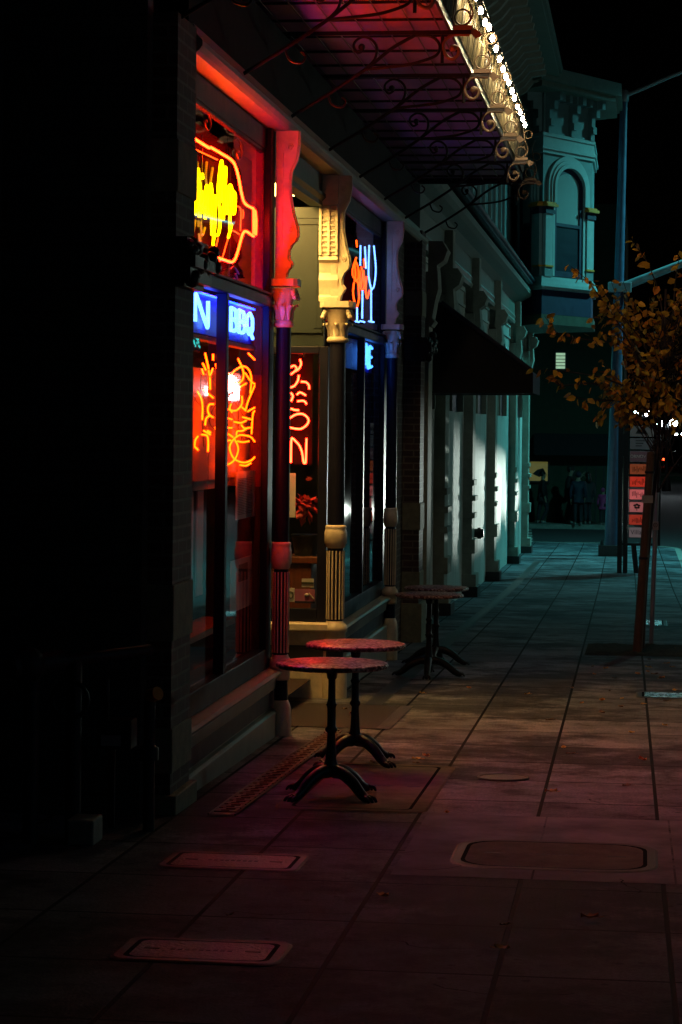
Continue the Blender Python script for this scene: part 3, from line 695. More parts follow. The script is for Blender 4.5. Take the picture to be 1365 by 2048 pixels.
def bottle(x, y, z, s, lab, g="bottles in the first shop window"):
    t = thing("wine_bottle", lab, "bottle", (x, y, z), g)
    q = MB(); q.lathe([(.01, 0), (.037 * s, .004), (.038 * s, .19 * s), (.03 * s, .215 * s), (.014 * s, .25 * s), (.013 * s, .31 * s), (.015 * s, .312 * s), (.014 * s, .325 * s)], (x, y, z), 16); obj("glass_body", q, M_bot, t)
    q = MB(); q.lathe([(.0386 * s, .07 * s), (.0386 * s, .15 * s)], (x, y, z), 16); obj("paper_label", q, M_cream2, t)
bottle(-2.9, 13.75, .24, 1.5, "tall dark bottle nearest the brick pilaster inside first window")
bottle(-2.86, 13.95, .24, 1.3, "shorter dark bottle behind the tall one inside first window")
bottle(-2.92, 14.8, .24, 1.45, "dark bottle standing just past the window mullion")
sl = thing("coat_stand", "black iron stand with hooked top inside the near part of first window", "stand", (-2.95, 13.9, .24))
q = MB(); q.tube(smooth_path([(-2.95, 13.95, .24), (-2.95, 13.95, 1.5), (-2.95, 14.02, 1.62), (-2.95, 14.12, 1.55)]), .022, 8); q.box(-2.98, -2.92, 13.8, 14.2, 1.02, 1.08)
obj("post", q, M_iron, sl); q = MB(); q.lathe([(.14, 0), (.14, .02), (.05, .05), (.03, .15)], (-2.95, 13.95, .24), 16); obj("base", q, M_iron, sl)
pd = thing("pedestal", "red wooden pedestal behind the entrance side window", "pedestal", (-2.86, 19.5, 0))
q = MB(); q.box(-3.1, -2.71, 19.36, 19.7, -.3, .62); q.box(-3.13, -2.64, 19.33, 19.73, .62, .68); obj("plinth", q, M_wood, pd, .01)
pt = thing("potted_plant", "poinsettia with red leaves on the pedestal behind side window", "plant", (-2.78, 19.5, .68))
q = MB(); q.lathe([(.09, 0), (.12, .16), (.13, .17), (.125, .18)], (-2.78, 19.5, .68), 16); obj("pot", q, M_dark, pt)
q = MB(); rnd = random.Random(11); cpt = at_y(612, 1012, 19.38)
for i in range(90):
    d = Vector((rnd.gauss(0, 1), rnd.gauss(-.3, 1), rnd.gauss(.1, .9))).normalized(); a = cpt + d * rnd.uniform(.01, .08); L_ = rnd.uniform(.05, .09)
    n = d.cross(Vector((rnd.random(), rnd.random(), 1))).normalized() * L_ * .42; dn = d + Vector((0, 0, -.3))
    q.add([a, a + dn * L_ * .45 + n, a + dn * L_, a + dn * L_ * .45 - n, a + dn * L_ * .5 + Vector((0, 0, .01))], [(0, 1, 4), (1, 2, 4), (2, 3, 4), (3, 0, 4)])
obj("red_leaves", q, leaf_mat("poinsettia_red", [(.75, .05, .05), (.5, .03, .03), (.8, .12, .1)]), pt)
c1 = card("small_card", "pink and purple printed card at foot of the side window", "card", at_y(590, 1178, 19.13), at_y(630, 1207, 19.13), mat("pink_print", (.5, .16, .3), .6, bump=0))
q = MB(); a, b = at_y(590, 1202, 19.125), at_y(630, 1207, 19.125); q.box(a.x, b.x, 19.124, 19.126, b.z, a.z); obj("blue_band", q, M_blue, c1)
q = MB(); q.ball(at_y(614, 1190, 19.125), .02, 8, .7); q.tube([at_y(618, 1186, 19.124), at_y(628, 1198, 19.124)], .006, 5); obj("white_mark", q, M_paper, c1)
c1 = card("small_card", "white card with dark green band standing above the pink card", "card", at_y(604, 1157, 19.14), at_y(628, 1175, 19.14), M_paper)
q = MB(); a, b = at_y(604, 1164, 19.135), at_y(628, 1169, 19.135); q.box(a.x, b.x, 19.133, 19.136, b.z, a.z); obj("green_band", q, M_dkolive, c1)
c1 = card("small_card", "square white card with a dark ring beside first column", "card", at_y(578, 1176, 19.12), at_y(589.5, 1204, 19.12), M_paper)
q = MB(); c0 = at_y(582, 1190, 19.115); q.tube([c0 + Vector((.02 * math.cos(a), 0, .026 * math.sin(a))) for a in [PI / 8 * i for i in range(16)]], .004, 5, True); obj("ring_mark", q, M_dkolive, c1)
ch = thing("hanging_chain", "dark chain hanging in loops inside the first window before the red poster", "chain", (-2.7, 15.0, .8))
q = MB()
for P in (smooth_path([at_x(455, 1130, -2.7), at_x(458, 1165, -2.7), at_x(466, 1200, -2.7)], 8), smooth_path([at_x(460, 1133, -2.7), at_x(485, 1139, -2.7), at_x(510, 1143, -2.7)], 9)):
    for i, p in enumerate(P):
        q.tube([p + Vector((.009 * math.cos(a) * (i % 2), .016 * math.cos(a) * (1 - i % 2) + .003, .013 * math.sin(a))) for a in [PI / 4 * j for j in range(8)]], .003, 4, True)
obj("links", q, M_iron, ch)

def canopy_mat():
    m = mat("frosted_canopy_sheet", (.5, .3, .72), .5, var=.25, scale=2.5, bump=.2); t = m.node_tree
    b = t.nodes["Principled BSDF"]; out = [n for n in t.nodes if n.type == 'OUTPUT_MATERIAL'][0]
    mx = N(t, "ShaderNodeMixShader"); tr_ = N(t, "ShaderNodeBsdfTransparent"); mx.inputs[0].default_value = .28
    t.links.new(b.outputs[0], mx.inputs[1]); t.links.new(tr_.outputs[0], mx.inputs[2]); t.links.new(mx.outputs[0], out.inputs[0])
    return m
for u0, v0, u1, v1, lab in ((392, 588, 414, 590, "short row of yellow lamps high behind the near half of the first window"), (466, 598, 504, 606, "row of yellow lamps glowing above the BBQ letters inside first window")):
    a, b = at_x(u0, v0, -2.9), at_x(u1, v1, -2.9); li = thing("lamp_row", lab, "lamp", (a + b) / 2)
    q = MB(); q.tube([a + Vector((0, 0, .02)), b + Vector((0, 0, .02))], .012, 6); q.tube([a + Vector((0, 0, .02)), a + Vector((0, 0, .12))], .004, 5); q.tube([b + Vector((0, 0, .02)), b + Vector((0, 0, .12))], .004, 5); obj("rail", q, M_iron, li)
    for i in range(6):
        q = MB(); q.ball(a.lerp(b, (i + .5) / 6), .011, 8, .7); obj("lamp_shade", q, emit("yellow_lamp_glow", (1, .75, .08), 2.5), li)
p = at_x(455, 982, -3.0); li = thing("red_lamp", "small glowing red lamp beside the menu sheet inside first window", "lamp", p)
q = MB(); q.ball(p, .03, 10, .6); obj("lamp_glow", q, emit("red_lamp_glow", (1, .05, .01), 4), li); q = MB(); q.lathe([(.012, .02), (.012, .1)], p, 8); q.lathe([(.05, .1), (.05, .11)], p, 8); obj("holder", q, M_iron, li)
a, b = at_x(388, 672, -2.64), at_x(401, 698, -2.64); li = thing("teal_screen", "small teal glowing screen beside the brick pilaster under the blue sign", "screen", (a + b) / 2)
q = MB(); q.box(-2.66, -2.645, a.y - .05, b.y + .02, b.z - .02, a.z + .02); obj("screen_case", q, M_black, li)
q = MB(); rnd = random.Random(9)
for i in range(14):
    y = rnd.uniform(a.y, b.y); z = rnd.uniform(b.z, a.z); q.box(-2.643, -2.641, y, y + .03, z, z + .014)
obj("screen_image", q, emit("teal_screen_glow", (.05, .9, .8), 1.2), li)
for zz in ((415, 245, 1), (478, 305, 1), (470, 560, .8)):                 # pale scrolls etched on the upper pane
    c0 = at_x(zz[0], zz[1], -2.599); q = MB()
    q.tube(smooth_path([c0 + Vector((0, math.cos(t * .75) * .02 * t * .75, math.sin(t * .75) * .006 * t)) * zz[2] for t in range(1, 11)], 3), .0035, 5)
    q.tube(smooth_path([c0 + Vector((0, -.16, .06)), c0 + Vector((0, -.05, .085)), c0 + Vector((0, .08, .07)), c0 + Vector((0, .16, .05))]), .0035, 5)
    obj("etched_scroll", q, mat("pale_gold_leaf", (.35, .22, .1), .5, .2), B)
# ------------------------------------------------------------------ iron and glass canopy with festoon bulbs
cn = thing("street_canopy", "wrought iron canopy with purple lit underside and pierced cresting over shop front", "canopy", (-2.5, 19.3, 4.5))
XE, ZE = -1.36, 4.53
q = MB(); q.box(-2.65, XE, 9.0, 26.3, ZE + .03, ZE + .06); obj("roof_panel", q, canopy_mat(), cn)
q = MB()
for i in range(26):
    y = 9.3 + i * .667; q.box(-2.6, XE - .01, y - .008, y + .008, ZE + .012, ZE + .029)
for i in range(7):
    x = -2.5 + i * .18; q.box(x - .004, x + .004, 9.0, 26.3, ZE + .005, ZE + .0118)
q.box(XE - .0, XE + .02, 9, 26.32, ZE + .0, ZE + .045); q.box(-2.65, XE - .001, 26.3, 26.33, ZE - .03, ZE + .07)
obj("glazing_bar", q, M_iron, cn)
def brk(y):
    P = lambda pts: [(x, y, z) for x, z in pts]
    q = MB()
    q.box(-2.55, XE + .16, y - .012, y + .012, ZE - .028, ZE + .0)
    st = smooth_path(P([(-2.47, 3.93), (-2.2, 4.09), (-1.93, 4.27), (-1.75, 4.41), (-1.59, 4.5)]))
    q.tube(st, .013, 6)
    q.tube(smooth_path(P([(-1.59, 4.5), (-1.48, 4.49), (-1.42, 4.43), (-1.44, 4.36), (-1.55, 4.315), (-1.67, 4.29), (-1.93, 4.265)])), .011, 6)
    q.tube(smooth_path(P([(-1.93, 4.27), (-1.87, 4.34), (-1.86, 4.42), (-1.9, 4.475), (-1.96, 4.49), (-2.01, 4.46), (-2.02, 4.42), (-1.99, 4.38), (-1.95, 4.4)])), .01, 6)
    q.ball((-1.965, y, 4.42), .025, 8)
    q.tube(smooth_path(P([(-2.2, 4.09), (-2.17, 4.02), (-2.1, 4.0), (-2.07, 4.04), (-2.1, 4.07)])), .008, 6)
    q.tube(P([(-1.40, 4.5), (-1.40, 4.3)]), .012, 6)
    bo = obj("canopy_bracket", q, M_iron, cn)
    q = MB()
    q.box(XE + .035, XE + .17, y - .03, y + .03, ZE + .001, ZE + .03)
    q.tube(smooth_path(P([(XE + .15, 4.50), (XE + .04, 4.5), (XE - .02, 4.46), (XE - .035, 4.41), (XE - .01, 4.35), (XE + .035, 4.33), (XE + .07, 4.36), (XE + .075, 4.40), (XE + .04, 4.42)])), .013, 6)
    q.ball((XE + .035, y, 4.405), .026, 8)
    q.prism([(XE + .14, y, 4.53), (XE + .19, y, 4.54), (XE + .24, y, 4.5), (XE + .19, y, 4.47)], (0, .02, 0))
    obj("scroll_end", q, M_rust, bo)
    q = MB()
    for cx, cz, rr in ((XE + .1, 4.62, .055), (XE + .17, 4.80, .042)):
        q.tube([(cx + rr * math.cos(a), y, cz + rr * math.sin(a)) for a in [PI / 8 * i for i in range(16)]], .007, 6, True)
    q.tube(smooth_path(P([(XE + .13, 4.80), (XE + .12, 4.9), (XE + .15, 4.98)])), .006, 6)
    q.tube(smooth_path(P([(XE + .13, 4.80), (XE + .14, 4.73), (XE + .17, 4.66), (XE + .155, 4.6), (XE + .12, 4.57)])), .006, 6)
    obj("upright_scroll", q, M_rust, bo)
for i in range(9): brk(10.3 + 2.0 * i)
q = MB(); rnd = random.Random(5)
y = 9.1
while y < 26.25:
    h = rnd.choice((.5, .5, .42, .34)) * rnd.uniform(.85, 1.0); lean = rnd.uniform(-.02, .02)
    q.tube([(XE + .02, y, ZE + .08), (XE + .06, y + lean, ZE + h)], rnd.uniform(.007, .013), 5)
    if rnd.random() < .5: q.ball((XE + .06, y + lean, ZE + h), .016, 6)
    y += rnd.uniform(.045, .075)
for z, x in ((ZE + .26, XE + .035), (ZE + .52, XE + .06)): q.box(x - .006, x + .006, 9, 26.3, z, z + .015)
obj("cresting", q, leaf_mat("aged_brass_paint", [(.02, .02, .012), (.26, .23, .12), (.04, .04, .02), (.34, .3, .16), (.02, .02, .014), (.16, .15, .08)]), cn)

fs = thing("festoon_lights", "row of glowing warm white bulbs along the canopy edge", "string lights", (XE + .16, 18, 4.85))
q = MB(); q.tube([(XE + .16, y, 4.94) for y in (16.5, 18, 21, 24.6)], .006, 5); obj("wire", q, M_iron, fs)
E_bulb = emit("warm_bulb_glow", (1.0, .72, .4), 330)
rnd = random.Random(8); y = 16.7; nb = 0
while y < 24.3:
    bz = 4.85 + rnd.uniform(-.02, .02); bo = MB()
    bo.lathe([(.006, -.03), (.013, -.022), (.018, -.005), (.014, .01), (.008, .021)], (XE + .16, y, bz), 10)
    b1 = obj("bulb", bo, E_bulb, fs)
    so = MB(); so.lathe([(.014, .028), (.015, .07), (.008, .085)], (XE + .16, y, bz), 8); obj("socket", so, M_iron, b1)
    y += .47 + rnd.uniform(-.07, .07)

# ------------------------------------------------------------------ bistro tables
M_top = terrazzo()
def table():
    t = thing("bistro_table", "", "table", (0, 0, 0), "round bistro tables on the sidewalk")
    q = MB(); q.lathe([(.02, .727), (.30, .727), (.312, .732), (.316, .742), (.312, .753), (.302, .757), (.0, .757)], (0, 0, 0), 56); obj("tabletop", q, M_top, t)
    q = MB(); q.lathe([(.06, .705), (.065, .72), (.18, .725), (.18, .7265)], (0, 0, 0), 20); obj("mounting_plate", q, M_iron, t)
    q = MB(); q.lathe([(.045, .12), (.05, .16), (.034, .2), (.03, .23), (.026, .3), (.022, .36), (.034, .375), (.036, .385), (.024, .4), (.024, .5), (.026, .51), (.032, .52), (.026, .53), (.022, .54), (.02, .66), (.028, .67), (.034, .71)], (0, 0, 0), 18); obj("stem", q, M_iron, t)
    for k in range(4):
        a = PI / 4 + k * PI / 2; dx, dy = math.cos(a), math.sin(a); q = MB()
        pth = smooth_path([(dx * r, dy * r, z) for r, z in ((.02, .15), (.09, .145), (.17, .105), (.23, .055), (.275, .03), (.3, .03))], 4)
        q.tube(pth, .04, 8, r1=.022)
        for s in (-1, 0, 1):
            q.tube(smooth_path([(dx * .285 - dy * .018 * s, dy * .285 + dx * .018 * s, .035), (dx * .315 - dy * .026 * s, dy * .315 + dx * .026 * s, .03), (dx * .33 - dy * .03 * s, dy * .33 + dx * .03 * s, .01)], 3), .013, 6, r1=.007)
        for j in range(6):
            p = pth[3 + j * 2]; q.ball((p.x, p.y, p.z + .026), .01, 6)
        obj("leg", q, M_iron, t)
    return t
T0 = table()
for i, (x, y, a, lab) in enumerate(((-1.70, 13.02, 7, "nearest round bistro table, red lit speckled top and black iron claw feet"),
                                    (-1.76, 14.62, 7, "second round bistro table just behind the nearest one, pinkish red top"),
                                    (-1.90, 21.35, 47, "round bistro table with brownish top beyond the entrance grate"),
                                    (-1.955, 22.75, 40, "farthest round bistro table, partly hidden behind the brownish one"))):
    o = T0 if i == 0 else copy_tree(T0)
    o.location = (x, y, gz(y) + .002); o.rotation_euler = (0, 0, R(a)); o['label'] = lab

# ------------------------------------------------------------------ covers, grates, drain
def rrect(x0, x1, y0, y1, r, n=5):
    out = []
    for cx, cyy, a0 in ((x1 - r, y1 - r, 0), (x0 + r, y1 - r, 90), (x0 + r, y0 + r, 180), (x1 - r, y0 + r, 270)):
        for i in range(n + 1):
            a = R(a0 + 90 * i / n); out.append((cx + r * math.cos(a), cyy + r * math.sin(a)))
    return out
def cover(lab, x0, x1, y0, y1, r, rim, mlid, mrim=None, marks=True, dz=0.0):
    t = thing("utility_cover", lab, "utility cover", ((x0 + x1) / 2, (y0 + y1) / 2, gz((y0 + y1) / 2)))
    def ring(a, b, za, zb, m):
        q = MB(); n = len(a); vs = [(x, y, gz(y) + za) for x, y in a] + [(x, y, gz(y) + zb) for x, y in b]
        q.add(vs, [(i, (i + 1) % n, n + (i + 1) % n, n + i) for i in range(n)]); return q
    o0, o1 = rrect(x0, x1, y0, y1, r), rrect(x0 + .012, x1 - .012, y0 + .012, y1 - .012, r)
    o2 = rrect(x0 + rim, x1 - rim, y0 + rim, y1 - rim, max(r - rim * .6, .01)); o3 = rrect(x0 + rim + .02, x1 - rim - .02, y0 + rim + .02, y1 - rim - .02, max(r - rim * .6, .01))
    q = ring(o0, o1, .0035 + dz, .0082 + dz, None); r2 = ring(o1, o2, .0082 + dz, .0082 + dz, None); q.add(r2.v, r2.f)
    obj("rim", q, mrim or M_frame, t)
    q = ring(o2, o3, .0076, .0072, None); obj("gap", q, M_soot, t)
    q = MB(); q.add([(x, y, gz(y) + .0076 + dz) for x, y in o3], [tuple(range(len(o3)))]); obj("lid", q, mlid, t)
    if marks:
        q = MB(); cx, cyy = (x0 + x1) / 2, (y0 + y1) / 2; wd = (x1 - x0)
        for f in (-.3, .3):
            q2 = MB(); q2.box(cx + f * wd - wd * .045, cx + f * wd + wd * .045, cyy - .012, cyy + .012, gz(cyy) + .0085 + dz, gz(cyy) + .0098 + dz); obj("lifting_slot", q2, M_dark, t)
        for j in range(9): q.box(cx - .12 + j * .027, cx - .103 + j * .027, cyy - .015, cyy + .015, gz(cyy) + .0085 + dz, gz(cyy) + .0095 + dz)
        obj("lid_marking", q, M_dark, t)
    return t
cover("large concrete vault lid with rounded ends in the middle of the foreground sidewalk", -.87, .1, 10.78, 11.66, .2, .05, M_concrete)
cover("nearest steel utility box lid reflecting red at lower left of sidewalk", -1.93, -1.29, 8.45, 8.89, .07, .045, M_lidm)
cover("steel utility box lid near the near brick pilaster, behind the nearest lid", -2.18, -1.52, 10.5, 10.97, .06, .04, M_lidm)
cover("big square sidewalk hatch under the two near bistro tables", -1.95, -1.12, 12.5, 14.62, .1, .085, M_concrete, M_concrete)
cover("small bright cyan reflecting steel lid right of the fallen leaves", -.02, .6, 19.72, 20.3, .06, .05, mat("wet_steel_lid", (.85, .88, .9), .27, 1, var=.3, scale=16, bump=.5), M_frame)
cover("small steel lid on sidewalk just past the tree stake", .0, .36, 29.9, 31.2, .06, .05, mat("wet_steel_lid", (1, 1, 1)), M_frame, False)
t = thing("manhole_cover", "small round iron valve cover alone on the sidewalk", "manhole cover", (-.8, 14.13, gz(14.13)))
q = MB(); q.add([(-.8 + .14 * math.cos(a), 14.13 + .14 * math.sin(a), gz(14.13) + .006 - .0239 * .14 * math.sin(a)) for a in [PI / 16 * i for i in range(32)]], [tuple(range(32))]); obj("lid", q, M_lidm, t)
q = MB(); q.tube([(-.8 + .15 * math.cos(a), 14.13 + .15 * math.sin(a), gz(14.13) + .004 - .0239 * .15 * math.sin(a)) for a in [PI / 16 * i for i in range(32)]], .008, 6, True); obj("rim", q, M_frame, t)
def grate_mat():
    m, t, b = nodes_of("ribbed_grate_metal"); L = t.links.new
    tc = N(t, "ShaderNodeTexCoord"); wv = N(t, "ShaderNodeTexWave"); wv.bands_direction = 'DIAGONAL'; wv.inputs["Scale"].default_value = 26; L(tc.outputs["Object"], wv.inputs[0])
    rp = N(t, "ShaderNodeValToRGB"); L(wv.outputs[0], rp.inputs[0]); rp.color_ramp.elements[0].color = (.015, .015, .02, 1); rp.color_ramp.elements[1].color = (.11, .1, .1, 1)
    L(rp.outputs[0], b.inputs["Base Color"]); b.inputs["Roughness"].default_value = .45; b.inputs["Metallic"].default_value = .4
    bu = N(t, "ShaderNodeBump"); bu.inputs["Strength"].default_value = .8; bu.inputs["Distance"].default_value = .01; L(wv.outputs[0], bu.inputs["Height"]); L(bu.outputs[0], b.inputs["Normal"])
    return m
t = thing("entrance_grate", "dark ribbed metal grate set in the sidewalk before the entrance", "grate", (-2.3, 17.6, gz(17.6)))
q = MB(); q.add([(x, y, gz(y) + .007) for x, y in ((-3.2, 16.78), (-1.86, 16.7), (-1.86, 18.45), (-3.2, 18.55))], [(0, 1, 2, 3)]); obj("tread_plate", q, grate_mat(), t)
q = MB(); q.add([(x, y, gz(y) + .0085) for x, y in ((-1.858, 16.68), (-1.76, 16.68), (-1.76, 18.45), (-1.858, 18.45))], [(0, 1, 2, 3)]); obj("edge_strip", q, M_lidm, t)
t = thing("drain_channel", "cast iron trench drain cover with Greek key pattern running along the shop front", "drain", (-2.1, 20, gz(20)))
q = MB()
dx = lambda y: -2.16 + .03 * (y - 13.4) / 3 if y < 16.5 else (-2.09 - .0025 * (y - 18))
ysd = [12.2 + .5 * i for i in range(9)]
for seg in (([12.2 + .55 * i for i in range(9)]), ([18.5 + 3.2 * i for i in range(11)])):
    q = MB()
    for a, c in zip(seg, seg[1:]):
        q.add([(dx(a) - .075, a, gz(a) + .006), (dx(a) + .075, a, gz(a) + .006), (dx(c) + .075, c, gz(c) + .006), (dx(c) - .075, c, gz(c) + .006)], [(0, 1, 2, 3)])
    obj("trench_plate", q, M_dark, t)
q = MB(); y = 12.3
while y < 16.5:
    for (xa, xb, ya, yb) in ((-.06, .06, 0, .018), (.042, .06, .018, .12), (-.03, .042, .1, .12), (-.03, -.012, .045, .1), (-.012, .015, .045, .062)):
        a, b = y + ya, y + yb; z = gz(y + .06) + .0065; q.box(dx(y) + xa, dx(y) + xb, a, b, z, z + .006)
    y += .15
for s in (-1, 1):
    q.tube([(dx(y) + s * .072, y, gz(y) + .008) for y in (12.2, 13.5, 15, 16.6)], .006, 4)
obj("key_pattern", q, mat("rusty_cast_iron", (.07, .035, .025), .6, .4, var=.3, bump=.3), t)

# ------------------------------------------------------------------ tree, stake, sign pole, fallen leaves
M_leaf = leaf_mat("autumn_leaves", [(.8, .3, .012), (.5, .4, .03), (.85, .36, .015), (.2, .2, .025), (.75, .24, .012), (.38, .32, .025), (.85, .45, .02), (.22, .14, .02)])
TX, TY = .03, 25.62
tree = thing("street_tree", "slim street tree with sparse orange autumn leaves by the kerb", "tree", (TX, TY, gz(TY)))
def leaf(mb, p, d, L_, rnd):
    d = d.normalized(); n = d.cross(Vector((rnd.gauss(0, 1), rnd.gauss(0, 1), rnd.gauss(0, 1)))); n = n.normalized() if n.length > 1e-4 else Vector((1, 0, 0))
    w_ = L_ * rnd.uniform(.26, .34); up2 = d.cross(n) * L_ * rnd.uniform(-.12, .12)
    mb.add([p, p + d * L_ * .3 + n * w_ + up2, p + d * L_ * .7 + n * w_ * .75 + up2, p + d * L_, p + d * L_ * .7 - n * w_ * .75 + up2, p + d * L_ * .3 - n * w_ + up2, p + d * L_ * .5],
           [(0, 1, 6), (1, 2, 6), (2, 3, 6), (3, 4, 6), (4, 5, 6), (5, 0, 6)])
tk = MB(); lv = MB(); rnd = random.Random(21)
zt = gz(TY)
trunk = smooth_path([(TX, TY, zt), (TX + .03, TY, zt + .7), (TX + .09, TY, zt + 1.5), (TX + .14, TY, zt + 2.0), (TX + .2, TY + .05, zt + 3.0), (TX + .22, TY, zt + 3.9)])
tk.tube(trunk, .034, 8, r1=.012)
fork = at_y(1316, 985, TY)
def branch(pts, r=.013, leaves=14, start=.35, L0=.1, spread=.07):
    P = smooth_path(pts, 6); tk.tube(P, r, 6, r1=.003)
    for i in range(leaves):
        t = start + (1 - start) * i / max(leaves - 1, 1); k = min(int(t * (len(P) - 1)), len(P) - 2); p = P[k].lerp(P[k + 1], t * (len(P) - 1) - k)
        dr = (P[k + 1] - P[k]).normalized()
        d = dr * .5 + Vector((rnd.gauss(0, .6), rnd.gauss(0, .6), rnd.gauss(-.75, .45)))
        p = p + Vector((rnd.gauss(0, 1), rnd.gauss(0, 1), rnd.gauss(0, 1))) * spread * .3
        leaf(lv, p, d, L0 * rnd.uniform(.75, 1.25), rnd)
pxy = lambda u, v, dy=0: at_y(u, v, TY + dy)
branch([fork, pxy(1325, 800), pxy(1260, 700, -.2), pxy(1180, 680, -.4), pxy(1120, 668, -.5), pxy(1090, 632, -.55)], leaves=38, start=.35)
branch([pxy(1290, 740, -.1), pxy(1240, 650, -.3), pxy(1205, 600, -.4), pxy(1175, 560, -.45), pxy(1142, 532, -.45)], leaves=34, start=.15)
branch([pxy(1305, 800, 0), pxy(1220, 760, -.3), pxy(1150, 745, -.5), pxy(1070, 738, -.6)], leaves=12, start=.35)
branch([pxy(1290, 830, 0), pxy(1200, 770, -.3), pxy(1125, 770, -.4), pxy(1112, 752, -.4)], leaves=10, start=.4)
branch([pxy(1250, 800, 0), pxy(1180, 800, -.3), pxy(1138, 790, -.4)], leaves=9, start=.4)
branch([pxy(1320, 760, .1), pxy(1325, 620, 0), pxy(1298, 530, -.1), pxy(1262, 478, -.1)], leaves=22, start=.35)
branch([pxy(1330, 760, .1), pxy(1345, 640, .1), pxy(1352, 560, .1), pxy(1362, 500, .1)], leaves=22, start=.3)
branch([fork, pxy(1350, 930), pxy(1400, 870), pxy(1450, 800)], .012, 10, .5)
for i in range(120):
    u, v = rnd.uniform(1180, 1480), rnd.uniform(560, 850); dy = rnd.uniform(-.7, .9)
    a = pxy(1318 + rnd.uniform(-15, 30), rnd.uniform(680, 930)); e = pxy(u, v, dy); m_ = a.lerp(e, .55) + Vector((0, 0, rnd.uniform(-.05, .1)))
    branch([a, m_, e], .006, rnd.randint(9, 19), .4, .085)
for i in range(26):                                       # twigs outside the frame, to the right
    a = pxy(1330, rnd.uniform(650, 850)); e = Vector((rnd.uniform(.6, 1.5), TY + rnd.uniform(-1, 1.1), rnd.uniform(2.1, 4.1)))
    branch([a, a.lerp(e, .5) + Vector((0, 0, .08)), e], .007, 14, .35, .09)
obj("trunk", tk, M_bark, tree); obj("crown", lv, M_leaf, tree)
b0, b1 = on_ground(1275, 1308), at_y(1303, 905, 25.45)
st = thing("tree_stake", "stout brown timber stake leaning beside the street tree", "stake", b0)
q = MB(); q.tube([b0 + Vector((0, 0, -.05)), b0.lerp(b1, .5), b1], .05, 14, r1=.042); obj("timber_pole", q, M_stake, st)
q = MB()
for f in (.47, .9):
    p = b0.lerp(b1, f); q.lathe([(.052, -.012), (.053, .012)], p, 14); q.tube([p, (TX + .08, TY, p.z)], .012, 6)
obj("strap", q, M_black, st)
p = b0.lerp(b1, .765); q = MB(); q.box(p.x - .065, p.x + .055, p.y - .056, p.y - .045, p.z - .04, p.z + .04); obj("tie_plate", q, M_stuccodk, st)
p0 = on_ground(1303, 1292); p1 = at_y(1322, 780, 26.3)
sp = thing("sign_pole", "thin grey steel pole with a round sticker behind timber stake", "pole", p0)
q = MB(); q.tube([p0 + Vector((0, 0, -.05)), p1 + (p1 - p0) * .25], .026, 12); obj("steel_pole", q, M_galv, sp)
p = p0.lerp(p1, .47); q = MB(); q.box(p.x - .03, p.x + .032, p.y - .036, p.y - .03, p.z - .05, p.z + .045); so = obj("sticker", q, M_whiteb, sp)
q = MB(); q.tube([(p.x + .02 * math.cos(a), p.y - .038, p.z + .006 + .022 * math.sin(a)) for a in [PI / 8 * i for i in range(16)]], .003, 5, True); q.tube([(p.x - .004, p.y - .038, p.z - .002), (p.x + .008, p.y - .038, p.z + .006), (p.x - .004, p.y - .038, p.z + .014)], .003, 5, True); obj("ring_mark", q, M_dark, so)
q = MB(); rnd = random.Random(2); vs = []; n = 14
for j in range(n):
    for i in range(n):
        y = 24.55 + 1.75 * j / (n - 1); edge = i in (0, n - 1) or j in (0, n - 1)
        vs.append((-.56 + 1.3 * i / (n - 1), y, gz(y) + (.004 if edge else rnd.uniform(.008, .035))))
q.add(vs, [(j * n + i, j * n + i + 1, (j + 1) * n + i + 1, (j + 1) * n + i) for j in range(n - 1) for i in range(n - 1)], True)
tag(obj("tree_pit", q, M_soil), kind='structure')
spots = [(834, 1523), (852, 1517), (833, 1531), (1055, 1392), (939, 1380), (1145, 1380), (1264, 1470), (1287, 1525), (1142, 1513), (1128, 1500), (1103, 1589), (1255, 1577), (767, 1800), (895, 1630), (1010, 1857), (1005, 1905), (1180, 1843), (745, 1530), (845, 1390),
         (1345, 1337), (1299, 1322), (1297, 1338), (1297, 1347), (1310, 1352), (1245, 1401), (1190, 1352), (1186, 1337), (1212, 1340), (1277, 1352), (1335, 1407), (1287, 1412), (1165, 1410), (1243, 1418), (1253, 1309), (1272, 1310), (1220, 1385), (1350, 1385), (1335, 1330), (1230, 1360), (1355, 1300), (1325, 1360), (1205, 1430), (690, 1422), (705, 1432), (1100, 1445), (1330, 1455), (1205, 1405), (460, 1838)]
LMS = [leaf_mat("fallen_leaf_yellow", [(.55, .3, .03), (.5, .26, .03)]), leaf_mat("fallen_leaf_orange", [(.42, .17, .04), (.4, .15, .03)]), leaf_mat("fallen_leaf_brown", [(.16, .09, .05), (.12, .07, .04)])]
rnd = random.Random(31); protos = []
for k in range(6):
    q = MB(); L_ = .075; n = 7; vs = []
    for i in range(n + 1):
        t = i / n; wd = math.sin(PI * t ** .8) * L_ * .33
        for e in (-1, 0, 1): vs.append((t * L_ - L_ / 2, e * wd, .004 + abs(e) * .012 * rnd.uniform(.4, 1.3) + .012 * abs(t - .5) * rnd.uniform(0, 2)))
    q.add(vs, [(i * 3 + e, i * 3 + e + 1, i * 3 + e + 4, i * 3 + e + 3) for i in range(n) for e in (0, 1)], True)
    q.tube([(-L_ * .5, 0, .006), (-L_ * .8, .006, .01)], .0015, 4)
    me_m = LMS[k % 3]; protos.append((q, me_m))
base = [None] * 6
where = lambda x, y: ("by the tree pit" if y > 22 and x > -.7 else "beside the second bistro table" if x < -1 and y < 15.5 else "on the entrance grate" if x < -1.8 else "on the foreground slabs" if y < 12.6 else "on open sidewalk slabs")
